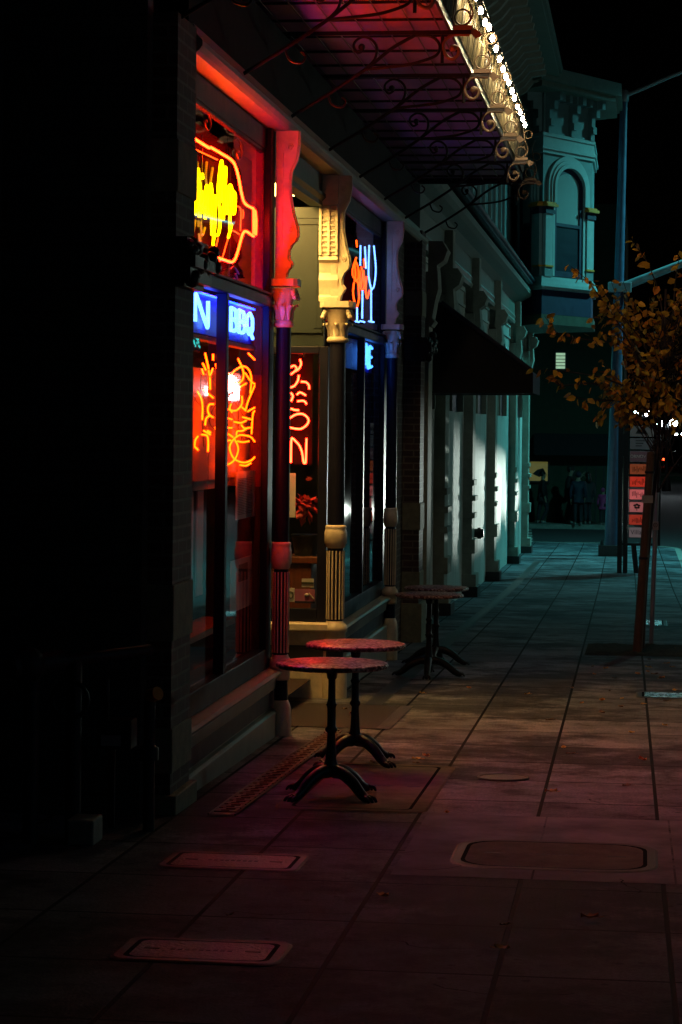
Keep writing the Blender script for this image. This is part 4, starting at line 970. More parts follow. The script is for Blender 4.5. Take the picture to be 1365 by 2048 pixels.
for i, (u, v) in enumerate(spots):
    k = i % 6; p = on_ground(u, v)
    if base[k] is None: o = base[k] = obj("fallen_leaf", protos[k][0], protos[k][1])
    else: o = base[k].copy(); COL.objects.link(o)
    o.location = p + Vector((0, 0, .010 if v < 1620 or v > 1700 else .008)); o.rotation_euler = (0, 0, rnd.uniform(0, 6.28)); s = rnd.uniform(.6, 1.05); o.scale = (s, s, s)
    colr = ("yellow", "orange", "brown")[k % 3]
    tag(o, f"small curled {colr} fallen leaf lying {where(p.x, p.y)}", "leaf", f"{colr} fallen leaves {where(p.x, p.y)}")

# ------------------------------------------------------------------ neighbour at the left and its pipework
nb_ = thing("neighbour_building", "dark blue grey neighbouring building set back at far left with louvred siding", "building", (-3.4, 9, gz(9)))
q = MB(); q.box(-8, -3.35, 2.0, 12.03, gz(5) - .4, 9); obj("wall", q, M_dark, nb_)
q = MB()
for i in range(60):
    z = 1.35 + i * .1; q.prof_y([(-3.349, z), (-3.315, z + .005), (-3.33, z + .095), (-3.349, z + .096)], 9.4, 11.2)
obj("siding", q, M_metalblue, nb_)
q = MB()
for i in range(26):
    y = 9.2 + i * .07; q.box(-3.349, -3.32, y, y + .045, -.05, 1.05)
obj("ribbed_panel", q, M_metalblue, nb_)
q = MB(); q.box(-3.349, -3.29, 11.25, 11.33, -.2, 6); obj("corner_trim", q, M_metalblue, nb_)
pw = thing("standpipe", "dark fire standpipe with brass cap beside the end wall", "standpipe", (-2.66, 11.6, gz(11.6)))
xq = at_y(300, 1380, 11.6)
q = MB(); q.tube(smooth_path([(xq.x, 11.6, gz(11.6)), (xq.x, 11.6, .1), (xq.x, 11.6, .4)]), .03, 12); q.lathe([(.05, -.12), (.05, -.06), (.03, -.05)], (xq.x, 11.6, .2), 12); obj("riser", q, M_dark, pw)
q = MB(); q.tube([(xq.x, 11.6, .4), (xq.x + .05, 11.56, .42)], .035, 12); obj("brass_cap", q, M_gold, pw)
mt = thing("meter_box", "dark utility meter box with a pale label on the shadowed end wall", "meter box", (-2.85, 11.6, 0))
a, b = at_y(195, 1440, 11.6), at_y(262, 1500, 11.6)
q = MB(); q.box(a.x, b.x, 11.6, 11.75, b.z, a.z); q.tube([(a.x + .03, 11.67, a.z), (a.x + .03, 11.67, a.z + .2)], .015); q.tube([(a.x + .06, 11.67, b.z), (a.x + .06, 11.67, gz(11.6))], .02); bo = obj("cabinet", q, M_dark, mt, .006)
a, b = at_y(202, 1471, 11.59), at_y(241, 1493, 11.59); q = MB(); q.box(a.x, b.x, 11.592, 11.599, b.z, a.z); lb = obj("paper_label", q, M_whiteb, bo)
pp = thing("backflow_pipes", "dark cross shaped pipe assembly in the shadowed corner at far left", "pipework", (-3.1, 11.2, gz(11)))
q = MB()
h1, h2 = at_y(20, 1335, 11.0), at_y(300, 1300, 11.6)
q.tube([h1, h1.lerp(h2, .35)], .06, 12); q.tube([h1.lerp(h2, .35), h2], .03, 10); q.ball(h1.lerp(h2, .12), .09, 12)
for f in (.15, .45): p = h1.lerp(h2, f); q.tube([p, (p.x, p.y, gz(p.y))], .04, 10)
obj("pipe", q, M_dark, pp)
q = MB(); p = at_y(140, 1400, 11.2); q.tube([p + Vector((.09 * math.cos(a), 0, .09 * math.sin(a))) for a in [PI / 8 * i for i in range(16)]], .012, 6, True); q.tube([p, p + Vector((0, .1, 0))], .012); obj("valve_wheel", q, M_iron, pp)
bl = thing("concrete_block", "pale painted concrete block at the foot of the pipes", "block", on_ground(160, 1690))
a, b = at_y(133, 1640, 11.05), at_y(187, 1688, 11.05); q = MB(); q.box(a.x, b.x, 11.05, 11.25, gz(11.1), a.z); obj("block_body", q, M_stuccodk, bl, .01)

# ------------------------------------------------------------------ gallery building with arches, upper floor and corner bay
G = thing("gallery_building", "pale stucco gallery with arches, dark cornice and teal upper bay beyond the restaurant", "building", (-2.6, 27, gz(27)))
XW = -2.75
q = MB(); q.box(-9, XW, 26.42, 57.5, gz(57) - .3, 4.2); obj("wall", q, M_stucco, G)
q = MB(); q.box(-9, XW - .1, 26.42, 57.4, 4.21, 9.0); obj("upper_wall", q, M_teal2, G)
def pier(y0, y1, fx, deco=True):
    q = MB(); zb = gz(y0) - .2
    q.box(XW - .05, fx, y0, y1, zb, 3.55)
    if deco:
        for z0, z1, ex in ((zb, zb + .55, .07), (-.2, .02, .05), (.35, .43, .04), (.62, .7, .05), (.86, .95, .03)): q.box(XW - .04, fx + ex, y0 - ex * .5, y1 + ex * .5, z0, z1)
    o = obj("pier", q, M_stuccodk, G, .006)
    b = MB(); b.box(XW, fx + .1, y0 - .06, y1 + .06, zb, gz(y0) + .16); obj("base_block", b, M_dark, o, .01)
    c = MB()
    prf = [(fx - .02, 3.9), (fx + .14, 3.9), (fx + .2, 3.8), (fx + .16, 3.68), (fx + .08, 3.62), (fx + .09, 3.52), (fx + .1, 3.35), (fx + .06, 3.2), (fx + .03, 3.02), (fx + .06, 2.98), (fx + .02, 2.92), (fx - .02, 2.92)]
    c.prof_y(prf, y0 + .02, y1 - .02); obj("scroll_corbel", c, M_stuccodk, o)
pier(26.8, 27.3, -2.42, False)
q = MB(); yl = 26.78
for k in range(10): q.ball((-2.4 + random.uniform(-.03, .05), yl + random.uniform(0, .2), 2.72 + random.uniform(-.1, .1)), .05, 8)
obj("lion_mask", q, M_dark, G)
for y in (31.4, 36.6, 42.3, 49.2, 54.8): pier(y, y + .55, -2.6)
ent = MB()
ent.prof_y([(XW - .1, 3.95), (XW + .1, 3.95), (XW + .12, 4.0), (XW + .1, 4.04), (XW + .12, 4.1), (XW + .1, 4.14), (XW + .1, 4.4), (XW + .14, 4.44), (XW + .2, 4.5), (XW + .34, 4.56), (XW + .4, 4.6), (XW + .4, 4.7), (XW + .36, 4.74), (XW - .1, 4.8)], 26.45, 57.6)
obj("cornice", ent, mat("grey_green_trim", (.22, .24, .2), .5, var=.2, bump=.2), G)  # plain grey-green trim colour
for y in (31.6, 36.8, 42.5, 49.4, 55.0):
    q = MB(); q.box(XW, XW + .22, y - .1, y + .25, 3.56, 4.42); obj("frieze_block", q, M_stuccodk, G, .01)
pg = MB()
for ya, yb in ((27.6, 31.2), (32.4, 36.4), (37.5, 42.1), (43.2, 49.0), (50.0, 54.6)):
    for z0, z1 in ((3.62, 3.66), (3.86, 3.9)): pg.box(XW, XW + .03, ya, yb, z0, z1)
    for yy in (ya, yb - .04): pg.box(XW, XW + .028, yy, yy + .04, 3.661, 3.859)
obj("frieze_moulding", pg, M_stucco, G)
def arch(yc, half, spring, zb):
    q = MB()
    for k, (w_, pr) in enumerate(((.16, .06), (.08, .09))):
        rin = half + (.02 if k == 0 else -.03); P = []
        n = 16
        for i in range(n):
            a0, a1 = PI * i / n, PI * (i + 1) / n
            ring = [(XW, yc + r * math.cos(a), spring + r * math.sin(a)) for r, a in ((rin, a0), (rin + w_, a0), (rin + w_, a1), (rin, a1))]
            q.prism(ring, (pr, 0, 0))
        for s in (-1, 1): q.box(XW, XW + pr, yc + s * rin, yc + s * (rin + w_), zb, spring)
    o = obj("arched_window", q, M_stuccodk, G)
    g = MB(); pts = [(XW + .004, yc + half * math.cos(PI * i / 16), spring + half * math.sin(PI * i / 16)) for i in range(17)] + [(XW + .004, yc - half, zb), (XW + .004, yc + half, zb)]
    g.add(pts, [tuple(range(len(pts)))]); obj("dark_pane", g, M_navy, o)
for yc in (29.4, 34.3, 39.6, 45.8, 52.0): arch(yc, 1.05, 2.4, 2.0)
gp = MB(); gp.box(XW - .1, XW + .44, 26.5, 57, 4.805, 4.87); gp.tube([(XW + .43, 26.5, 4.9), (XW + .43, 57.5, 4.9)], .05, 8); obj("gutter", gp, M_navy, G)
# upper windows along the side
for y in (28.5, 31.5, 34.5, 37.5, 40.5, 43.5, 46.5):
    q = MB(); x = XW - .099
    q.box(x, x + .06, y, y + .16, 5.1, 7.3); q.box(x, x + .06, y + 1.24, y + 1.4, 5.1, 7.3); q.box(x, x + .1, y - .1, y + 1.5, 7.301, 7.45); q.box(x, x + .14, y - .1, y + 1.5, 4.98, 5.099)
    o = obj("upper_window", q, M_teal, G, .01); q = MB(); q.box(x, x + .02, y + .161, y + 1.239, 5.1, 7.3); obj("dark_pane", q, M_navy, o)
# eave
q = MB(); q.box(XW - .2, -1.72, 20.0, 50.2, 9.2, 9.4); q.box(XW - .2, -1.78, 20.0, 50.2, 9.12, 9.199); q.box(XW - .2, XW + .05, 20, 50.2, 8.6, 9.119)
obj("eave", q, mat("eave_paint", (.16, .19, .15), .6, var=.2, bump=.2), G)
q = MB(); q.prof_y([(XW + .051, 9.119), (-2.0, 9.119), (-2.02, 9.02), (-2.3, 8.98), (-2.45, 8.8), (XW + .051, 8.62)], 20.3, 20.5)
eb = obj("eave_bracket", q, M_stuccodk, G)
for i in range(1, 37):
    c = eb.copy(); COL.objects.link(c); c.parent = G; c.location = (0, i * .8, 0)
# corner bay window
bayv = [(-2.75, 51.1), (-2.12, 50.0), (-1.12, 51.75), (-1.12, 54.0), (-2.75, 55.2)]
def off(poly, d):
    c = Vector((sum(p[0] for p in poly) / len(poly), sum(p[1] for p in poly) / len(poly)))
    out = []
    n = len(poly)
    for i in range(n):
        p, a, b = Vector(poly[i]), Vector(poly[i - 1]), Vector(poly[(i + 1) % n])
        e1, e2 = (p - a).normalized(), (b - p).normalized()
        n1, n2 = Vector((e1.y, -e1.x)), Vector((e2.y, -e2.x))
        m_ = (n1 + n2).normalized(); k = d / max(m_.dot(n1), .3)
        out.append(tuple(p + m_ * k))
    return out
def slab(mb, poly, z0, z1): mb.prism([(x, y, z0) for x, y in poly], (0, 0, z1 - z0))
q = MB(); slab(q, bayv, 4.95, 8.9); BW = obj("corner_bay", q, M_teal2, G)
q = MB()
slab(q, off(bayv, .06), 4.72, 4.78); slab(q, off(bayv, .12), 4.78, 4.85); slab(q, off(bayv, .08), 4.85, 4.949); slab(q, off(bayv, .04), 4.95, 5.0)
slab(q, off(bayv, .05), 7.62, 7.7); slab(q, off(bayv, .09), 7.7, 7.76); slab(q, off(bayv, .03), 7.76, 7.98); slab(q, off(bayv, .06), 7.98, 8.05)
obj("string_course", q, M_teal, BW)
q = MB(); slab(q, bayv, 4.2, 4.719); obj("blue_apron", q, M_blue, BW)
q = MB(); slab(q, off(bayv, .05), 3.98, 4.19); obj("lower_moulding", q, M_dkolive, BW)
q = MB(); slab(q, off(bayv, .62), 9.02, 9.3); slab(q, off(bayv, .5), 8.9, 9.019); obj("bay_eave", q, mat("eave_paint", (.16, .19, .15)), BW)
A0, A1 = Vector((-2.12, 50.0, 0)), Vector((-1.12, 51.75, 0)); DA = (A1 - A0).normalized(); LA = (A1 - A0).length; NA = Vector((DA.y, -DA.x, 0))
def facet(A, D, Nn):
    return lambda s, z, o=0: A + D * s + Nn * o + Vector((0, 0, z))
fA = facet(A0, DA, NA)
L0_ = Vector((-2.75, 51.1, 0)); DL = (A0 - L0_).normalized(); NL = Vector((DL.y, -DL.x, 0)); fL = facet(L0_, DL, NL); LL = (A0 - L0_).length
def fbox(mb, f, s0, s1, z0, z1, d, d0=0.0):
    n = (f(0, 0, 1) - f(0, 0, 0))
    mb.prism([f(s0, z0, d0), f(s1, z0, d0), f(s1, z1, d0), f(s0, z1, d0)], n * (d - d0))
def corbels(mb, f, L_):
    for s in (.08, L_ * .5, L_ - .2):
        for z0, z1, d in ((8.05, 8.2, .08), (8.2, 8.35, .14), (8.35, 8.55, .1), (8.55, 8.72, .22), (8.72, 8.9, .36)): fbox(mb, f, s, s + .14, z0, z1, d)
    for i in range(int(L_ / .28)): fbox(mb, f, .1 + i * .28, .2 + i * .28, 8.74, 8.898, .25)
q = MB(); corbels(q, fA, LA); corbels(q, fL, LL); obj("corbel", q, M_teal2, BW)
def pil(f, s0, s1):
    q = MB(); fbox(q, f, s0, s1, 5.24, 6.33, .07); o = obj("bay_pilaster", q, M_teal, BW, .006)
    q = MB(); fbox(q, f, s0 - .04, s1 + .04, 6.332, 6.42, .1); fbox(q, f, s0 - .02, s1 + .02, 6.42, 6.48, .085); obj("blue_capital", q, M_blue, o)
    q = MB(); fbox(q, f, s0 - .08, s1 + .08, 6.482, 6.54, .16); fbox(q, f, s0 - .05, s1 + .05, 6.54, 6.58, .12); obj("gold_abacus", q, M_gold, o)
    q = MB(); fbox(q, f, s0 - .01, s1 + .01, 5.0, 5.2, .06); obj("pilaster_foot", q, M_teal2, o)
    q = MB(); fbox(q, f, s0 - .02, s1 + .02, 5.2, 5.238, .085); obj("gold_fillet", q, M_gold, o)
pil(fA, .02, .3); pil(fA, LA - .3, LA - .02); pil(fL, LL - .3, LL - .02)
def archwin(f, s0, s1, zb, zs, tag_):
    c, h = (s0 + s1) / 2, (s1 - s0) / 2; nv = f(0, 0, 1) - f(0, 0, 0); n = 20; rise = .42
    q = MB()
    for rin, rout, d in ((0, .09, .1), (.09, .17, .075), (.17, .26, .05)):
        for i in range(n):
            a0, a1 = PI * i / n, PI * (i + 1) / n
            q.prism([f(c + (h + r) * math.cos(a), zs + (rise / h * h + r) * math.sin(a) * 1.0, 0) for r, a in ((rin, a0), (rout, a0), (rout, a1), (rin, a1))], nv * d)
        for sg_ in (-1, 1):
            fbox(q, f, c + sg_ * (h + rin), c + sg_ * (h + rout), 6.585, zs, d)
    fbox(q, f, s0 - .08, s0, zb, 6.58, .05); fbox(q, f, s1, s1 + .08, zb, 6.58, .05)
    o = obj("arch_surround", q, M_teal, BW)
    q = MB(); fbox(q, f, s0, s0 + .09, zb, zs + .2, .03, .004); fbox(q, f, s1 - .12, s1, zb, zs + .2, .03, .004); fbox(q, f, s0 + .09, s1 - .12, zb, zb + .12, .03, .004); fbox(q, f, s0 + .09, s1 - .12, 6.1, 6.17, .03, .004)
    P = [f(c + h * math.cos(PI * i / n), zs + rise * math.sin(PI * i / n), .006) for i in range(n + 1)] + [f(c + (h - .1) * math.cos(PI * i / n), zs + (rise - .12) * math.sin(PI * i / n), .006) for i in range(n, -1, -1)]
    for i in range(n): q.add([P[i], P[i + 1], P[2 * n - i], P[2 * n + 1 - i]], [(0, 1, 2, 3)])
    o = obj("sash_frame", q, M_blue, BW)
    q = MB(); q.add([f(s0 + .09, zb + .12, .008), f(s1 - .12, zb + .12, .008), f(s1 - .12, 6.1, .008), f(s0 + .09, 6.1, .008)], [(0, 1, 2, 3)]); obj("dark_pane", q, M_navy, o)
    q = MB(); P = [f(c + (h - .1) * math.cos(PI * i / n) - .01, zs + (rise - .12) * math.sin(PI * i / n), .007) for i in range(n + 1)] + [f(s0 + .09, 6.17, .007), f(s1 - .12, 6.17, .007)]
    q.add(P, [tuple(range(len(P)))]); obj("window_blind", q, mat("drawn_blind", (.25, .33, .33), .7, var=.05, bump=0), o)
archwin(fA, .42, 1.58, 5.02, 6.95, 'a'); archwin(fL, .25, .85, 5.02, 6.95, 'l')

aw = thing("shop_awning", "black sloping canvas awning over gallery door with flat valance", "awning", (-2.3, 28, 2.4))
ya, yb = 28.0, 29.9
t0, t1, b1_, b0_ = at_y(883, 608, ya), at_y(1065, 745, ya), at_y(1065, 786, ya), at_y(883, 786, ya)
q = MB(); q.prism([(-2.74, ya, t0.z + (t0.x + 2.74) * (t1.z - t0.z) / (t1.x - t0.x) * -1), t1, b1_, (-2.74, ya, b0_.z)], (0, yb - ya, 0)); obj("canvas", q, M_black, aw)
q = MB(); q.tube([t0 + Vector((0, -.015, .02)), t1 + Vector((0, -.015, .02))], .03, 6); q.box(t1.x, t1.x + .012, ya, yb, b1_.z, t1.z); obj("trim_edge", q, mat("navy_canvas_trim", (.03, .03, .06), .8, bump=.1), aw)
hb = thing("hose_reel", "dark fire hose outlet sticking out of the bright stucco wall", "hose outlet", at_y(950, 1068, 40))
pA = at_x(938, 1066, -2.7); q = MB(); q.tube([pA, pA + Vector((.14, 0, 0))], .07, 14); q.tube([pA + Vector((.14, 0, 0)), pA + Vector((.2, 0, 0))], .09, 14); obj("outlet", q, M_dark, hb)
q = MB(); q.tube([pA + Vector((.201, 0, 0)), pA + Vector((.24, 0, 0))], .07, 12); obj("cap", q, M_dark, hb)

# ------------------------------------------------------------------ far side: building, people, poles, signs, cars, lamps
fbld = thing("far_building", "dark green building across the side street with a lit poster", "building", (-6, 76, gz(75)))
q = MB(); q.box(-30, -.55, 76, 90, gz(75), 9); obj("wall", q, mat("dull_green_wall", (.035, .05, .03), .8, var=.25, bump=.2), fbld)
q = MB(); q.box(-3.4, -.4, 75.3, 75.99, .9, 1.6); obj("shop_fascia", q, M_black, fbld)
q = MB()
for x in (-2.15, -1.75, -1.45, -1.2): q.box(x, x + .05, 75.96, 75.99, gz(75), .9)
obj("door_frame", q, M_dark, fbld)
a, b = at_y(1113, 705, 75.95), at_y(1131, 738, 75.95)
q = MB(); q.box(a.x - .1, b.x + .1, 75.9, 75.95, b.z - .1, a.z + .1); fo = obj("window", q, M_dark, fbld)
q = MB()
for i in range(5):
    z0 = b.z + (a.z - b.z) * i / 5; q.box(a.x, b.x, 75.88, 75.899, z0 + .012, z0 + (a.z - b.z) / 5 - .012)
obj("lit_blind", q, emit("lit_blind_glow", (.5, .85, .55), .55), fo)
ps = thing("lit_poster", "yellow backlit poster in black frame on the far building", "poster", at_y(1080, 945, 75.9))
a, b = at_y(1060, 923, 75.9), at_y(1096, 962, 75.9)
q = MB(); q.box(a.x - .06, b.x + .06, 75.9, 75.98, b.z - .06, a.z + .06); obj("frame", q, M_dark, ps)
q = MB(); q.box(a.x, b.x, 75.88, 75.899, b.z, a.z); obj("print", q, emit("poster_glow", (.42, .4, .1), .17), ps)
a, b = at_y(1066, 936, 75.87), at_y(1093, 948, 75.87); q = MB(); q.prism([(a.x, 75.87, b.z), (a.x + .15, 75.87, a.z - .05), (b.x - .1, 75.87, a.z), (b.x, 75.87, b.z + .02), ((a.x + b.x) / 2, 75.87, b.z - .1)], (0, .008, 0)); obj("dark_shape", q, M_dark, ps)

M_skin = mat("skin", (.35, .22, .16), .55, var=.08, bump=.05); M_hair = mat("dark_hair", (.015, .012, .01), .5, bump=.3)
M_jean = mat("dark_trousers", (.02, .022, .03), .8, bump=.2); M_shoe = mat("grey_shoes", (.22, .22, .22), .6)
def skin(name, verts, edges, radii, m, parent, root=0, sub=1):
    me = bpy.data.meshes.new(name); me.from_pydata(verts, edges, []); me.materials.append(m)
    o = bpy.data.objects.new(name, me); COL.objects.link(o); o.parent = parent
    sk = o.modifiers.new("skin", 'SKIN'); sk.use_smooth_shade = True
    for i, r in enumerate(radii):
        d = me.skin_vertices[0].data[i]; d.radius = (r, r) if not isinstance(r, tuple) else r; d.use_root = (i == root)
    s = o.modifiers.new("sub", 'SUBSURF'); s.levels = sub; s.render_levels = sub
    return o
def person(x, y, h, rz, lab, jacket, arm_up=False, stride=.12, hood=False, longhair=False, bagc=None):
    t = thing("person", lab, "person", (x, y, gz(75)), "people waiting across the side street"); t.rotation_euler = (0, 0, rz)
    k = h / 1.75; V = lambda *a: tuple(c * k for c in a)
    hip, kn, an = .92, .5, .08
    rh = V(-.33, .3, 1.52) if arm_up else V(-.24, .03, .82); re = V(-.34, .1, 1.2) if arm_up else V(-.26, -.02, 1.12)
    vs = [V(0, 0, .95), V(0, 0, 1.15), V(0, -.01, 1.38), V(0, 0, 1.5), V(0, .02, 1.6), V(0, .03, 1.7),
          V(.1, 0, hip), V(.1, stride, kn), V(.1, -stride * .3, an), V(.1, .14 - stride * .3, .04),
          V(-.1, 0, hip), V(-.1, -stride * .6, kn), V(-.1, -stride, an), V(-.1, .14 - stride, .04),
          V(.19, 0, 1.42), V(.25, -.03, 1.12), V(.23, .06, .86), V(-.19, 0, 1.42), re, rh]
    es = [(0, 1), (1, 2), (2, 3), (3, 4), (4, 5), (0, 6), (6, 7), (7, 8), (8, 9), (0, 10), (10, 11), (11, 12), (12, 13), (2, 14), (14, 15), (15, 16), (2, 17), (17, 18), (18, 19)]
    rd = [.14, .13, .15, .055, .09, .085, .085, .06, .042, .038, .085, .06, .042, .038, .06, .045, .03, .06, .045, .03]
    for base_, d in ((16, Vector((0, .2, -1))), (19, Vector((.1, .7, .7)) if arm_up else Vector((0, .2, -1)))):
        b0 = Vector(vs[base_]); sx = 1 if base_ == 16 else -1
        for j, (ox, ln_) in enumerate(((.024, .075), (.009, .09), (-.007, .085), (-.022, .07))):
            i0 = len(vs); p = b0 + d.normalized() * .075 * k + Vector((0, ox * k * 1.1, 0)); vs += [tuple(p), tuple(p + (d + Vector((-sx * .4, .1, 0))).normalized() * ln_ * k)]
            es += [(base_, i0), (i0, i0 + 1)]; rd += [.011, .008]
        i0 = len(vs); p = b0 + Vector((-sx * .02, .045, -.02)) * k; vs += [tuple(p), tuple(p + (d + Vector((0, .6, 0))).normalized() * .05 * k)]; es += [(base_, i0), (i0, i0 + 1)]; rd += [.012, .009]
    body = skin("body", vs, es, [r * k for r in rd], M_skin, t)
    jv = [vs[0], vs[1], vs[2], V(0, 0, 1.47), vs[14], vs[15], V(.235, .04, .92), vs[17], vs[18], tuple(Vector(vs[18]).lerp(Vector(vs[19]), .85)), V(0, 0, .82)]
    skin("jacket", jv, [(0, 1), (1, 2), (2, 3), (2, 4), (4, 5), (5, 6), (2, 7), (7, 8), (8, 9), (0, 10)], [r * k for r in (.185, .18, .19, .09, .09, .075, .06, .09, .075, .06, .18)], jacket, t)
    skin("trousers", [vs[0]] + vs[6:9] + vs[10:13], [(0, 1), (1, 2), (2, 3), (0, 4), (4, 5), (5, 6)], [r * k for r in (.15, .105, .08, .062, .105, .08, .062)], M_jean, t)
    for a_, b_2 in ((8, 9), (12, 13)):
        skin("shoe", [tuple(Vector(vs[a_]) + Vector((0, -.03, -.03)) * k), tuple(Vector(vs[b_2]) + Vector((0, .02, 0)))], [(0, 1)], [.048 * k, .04 * k], M_shoe, t)
    q = MB(); c = Vector(V(0, .0, 1.69)); q.ball(c + Vector((0, -.015, .02)) * k, .107 * k, 12, 1.05)
    if longhair: q.ball(c + Vector((0, -.06, -.12)) * k, .1 * k, 10, 1.6)
    ho = obj("hair", q, jacket if hood else M_hair, None); ho.parent = t
    q = MB()
    q.ball(Vector(V(0, .125, 1.655)), .017 * k, 8, 1.4)
    for s in (-1, 1): q.ball(Vector(V(s * .085, .03, 1.66)), .022 * k, 8, 1.4)
    fo = obj("nose_and_ears", q, M_skin, None); fo.parent = t
    q = MB()
    for s in (-1, 1): q.ball(Vector(V(s * .032, .108, 1.69)), .011 * k, 6)
    q.box(-.025 * k, .025 * k, .105 * k, .112 * k, 1.605 * k, 1.612 * k)
    fo = obj("eyes_and_mouth", q, M_hair, None); fo.parent = t
    return t
def px(u, y): return at_y(u, 1000, y).x
J1 = mat("navy_quilted_jacket", (.02, .025, .05), .7, bump=.4); J2 = mat("black_coat", (.012, .012, .014), .8, bump=.2); J3 = mat("pink_puffer_jacket", (.55, .05, .2), .6, bump=.3); J4 = mat("charcoal_coat", (.03, .03, .035), .8, bump=.2)
person(px(1086, 74.8), 74.8, 1.62, R(-80), "person in black coat and pale shoes standing before the yellow poster", J2, stride=.16)
person(px(1141, 74.6), 74.6, 1.78, R(-100), "tallest person in dark clothes raising one arm, seen from the side", J2, arm_up=True, stride=.05)
person(px(1157, 73.9), 73.9, 1.62, R(10), "person in navy quilted jacket with hood, seen from behind", J1, hood=True, stride=.08)
person(px(1176, 74.7), 74.7, 1.58, R(30), "person with long dark hair and charcoal coat in waiting group", J4, longhair=True, stride=.06)
person(px(1207, 74.4), 74.4, 1.12, R(-20), "child in bright pink puffer jacket beside the big lamp pole", J3, hood=True, stride=.06)

# signal / lamp pole with two mast arms and the luminaire that lights the corner
p0 = on_ground(1224, 1112); PY = p0.y
pt_ = at_y(1249, 190, PY)
mp_ = thing("signal_pole", "tall blue lit steel mast pole with two arms at the street corner", "lamp pole", p0)
q = MB(); q.tube([p0, p0.lerp(pt_, .35), pt_], .175, 18, r1=.085); obj("pole", q, mat("dark_pole_paint", (.05, .07, .13), .4, .2, var=.2, bump=.1), mp_)
q = MB(); q.prism([(p0.x - .3, PY - .3, p0.z - .05), (p0.x + .3, PY - .3, p0.z - .05), (p0.x + .3, PY + .3, p0.z - .05), (p0.x - .3, PY + .3, p0.z - .05)], (0, 0, .3)); bs = obj("base", q, M_dark, mp_, .02)
for sx in (-1, 1):
    for sy in (-1, 1):
        q = MB(); q.lathe([(.04, 0), (.04, .1)], (p0.x + sx * .22, PY + sy * .22, p0.z + .25), 8); obj("anchor_bolt", q, M_iron, bs)
q = MB(); q.lathe([(.1, -.15), (.115, -.1), (.115, .08), (.07, .12)], pt_, 14); obj("cap", q, M_galv, mp_)
a0, a1 = at_y(1258, 188, PY), at_y(1420, 128, PY); a2 = at_y(1700, 90, PY + 1.2)
q = MB(); q.tube(smooth_path([a0, a1, a2]), .05, 10, r1=.035); ar = obj("luminaire_arm", q, M_galv, mp_)
q = MB(); q.prism([(a2.x - .1, a2.y - .16, a2.z - .06), (a2.x + .7, a2.y - .13, a2.z - .04), (a2.x + .7, a2.y + .13, a2.z - .04), (a2.x - .1, a2.y + .16, a2.z - .06)], (0, 0, .14)); obj("lamp_head", q, M_galv, ar, .03)
q = MB(); q.box(a2.x + .0, a2.x + .55, a2.y - .11, a2.y + .11, a2.z - .09, a2.z - .061); obj("lamp_lens", q, emit("teal_street_lamp_glow", (.1, .85, 1.0), 60), ar)
c0, c1 = at_y(1250, 572, PY), at_y(1420, 505, PY); c2 = at_y(1900, 400, PY)
q = MB(); q.tube([c0, c1, c2], .1, 12, r1=.06); obj("signal_arm", q, M_galv, mp_)
q = MB(); cc = at_y(1232, 575, PY); q.box(cc.x - .17, cc.x + .36, PY - .2, PY + .2, cc.z - .1, cc.z + .12); obj("arm_clamp", q, M_galv, mp_, .02)
LD = bpy.data.lights.new("street_lamp_light", 'SPOT'); LD.energy = 7000; LD.color = (.14, .85, .86); LD.shadow_soft_size = .2; LD.spot_size = R(160); LD.spot_blend = .75
lo = bpy.data.objects.new("lamp_light", LD); COL.objects.link(lo); lo.parent = mp_; lo.location = Vector((a2.x + .3, a2.y, a2.z - .15)) - wloc(mp_)

# directory sign with stacked panels
SY = 46.0
ds = thing("directory_sign", "tall black street directory sign with stacked name panels behind timber stake", "sign", (at_y(1280, 1100, SY).x, SY, gz(SY)))
q = MB()
for u in (1241, 1252.5): p = at_y(u, 1000, SY); q.box(p.x - .045, p.x + .045, SY - .03, SY + .06, gz(SY) - .05, at_y(1250, 775, SY).z)
p = at_y(1318, 1000, SY); q.box(p.x - .04, p.x + .04, SY - .03, SY + .06, gz(SY) + .55, at_y(1250, 850, SY).z)
a, b = at_y(1241, 1086, SY), at_y(1320, 1092, SY); q.box(a.x, b.x, SY - .02, SY + .05, b.z, a.z)
p = at_y(1270, 1140, SY); q.tube([at_y(1268, 1090, SY), at_y(1274, 1150, SY)], .05, 8)
obj("post", q, M_black, ds)
cols = [((.28, .3, .3), "grey"), ((.22, .26, .32), "slate"), ((.25, .07, .13), "plum"), ((.75, .12, .015), "rust"), ((.9, .03, .005), "red"), ((.9, .16, .16), "pink"), ((.8, .2, .2), "rose"), ((.8, .04, .01), "brown"), ((.5, .36, .38), "mauve")]  # red tones include the red light falling on the sign
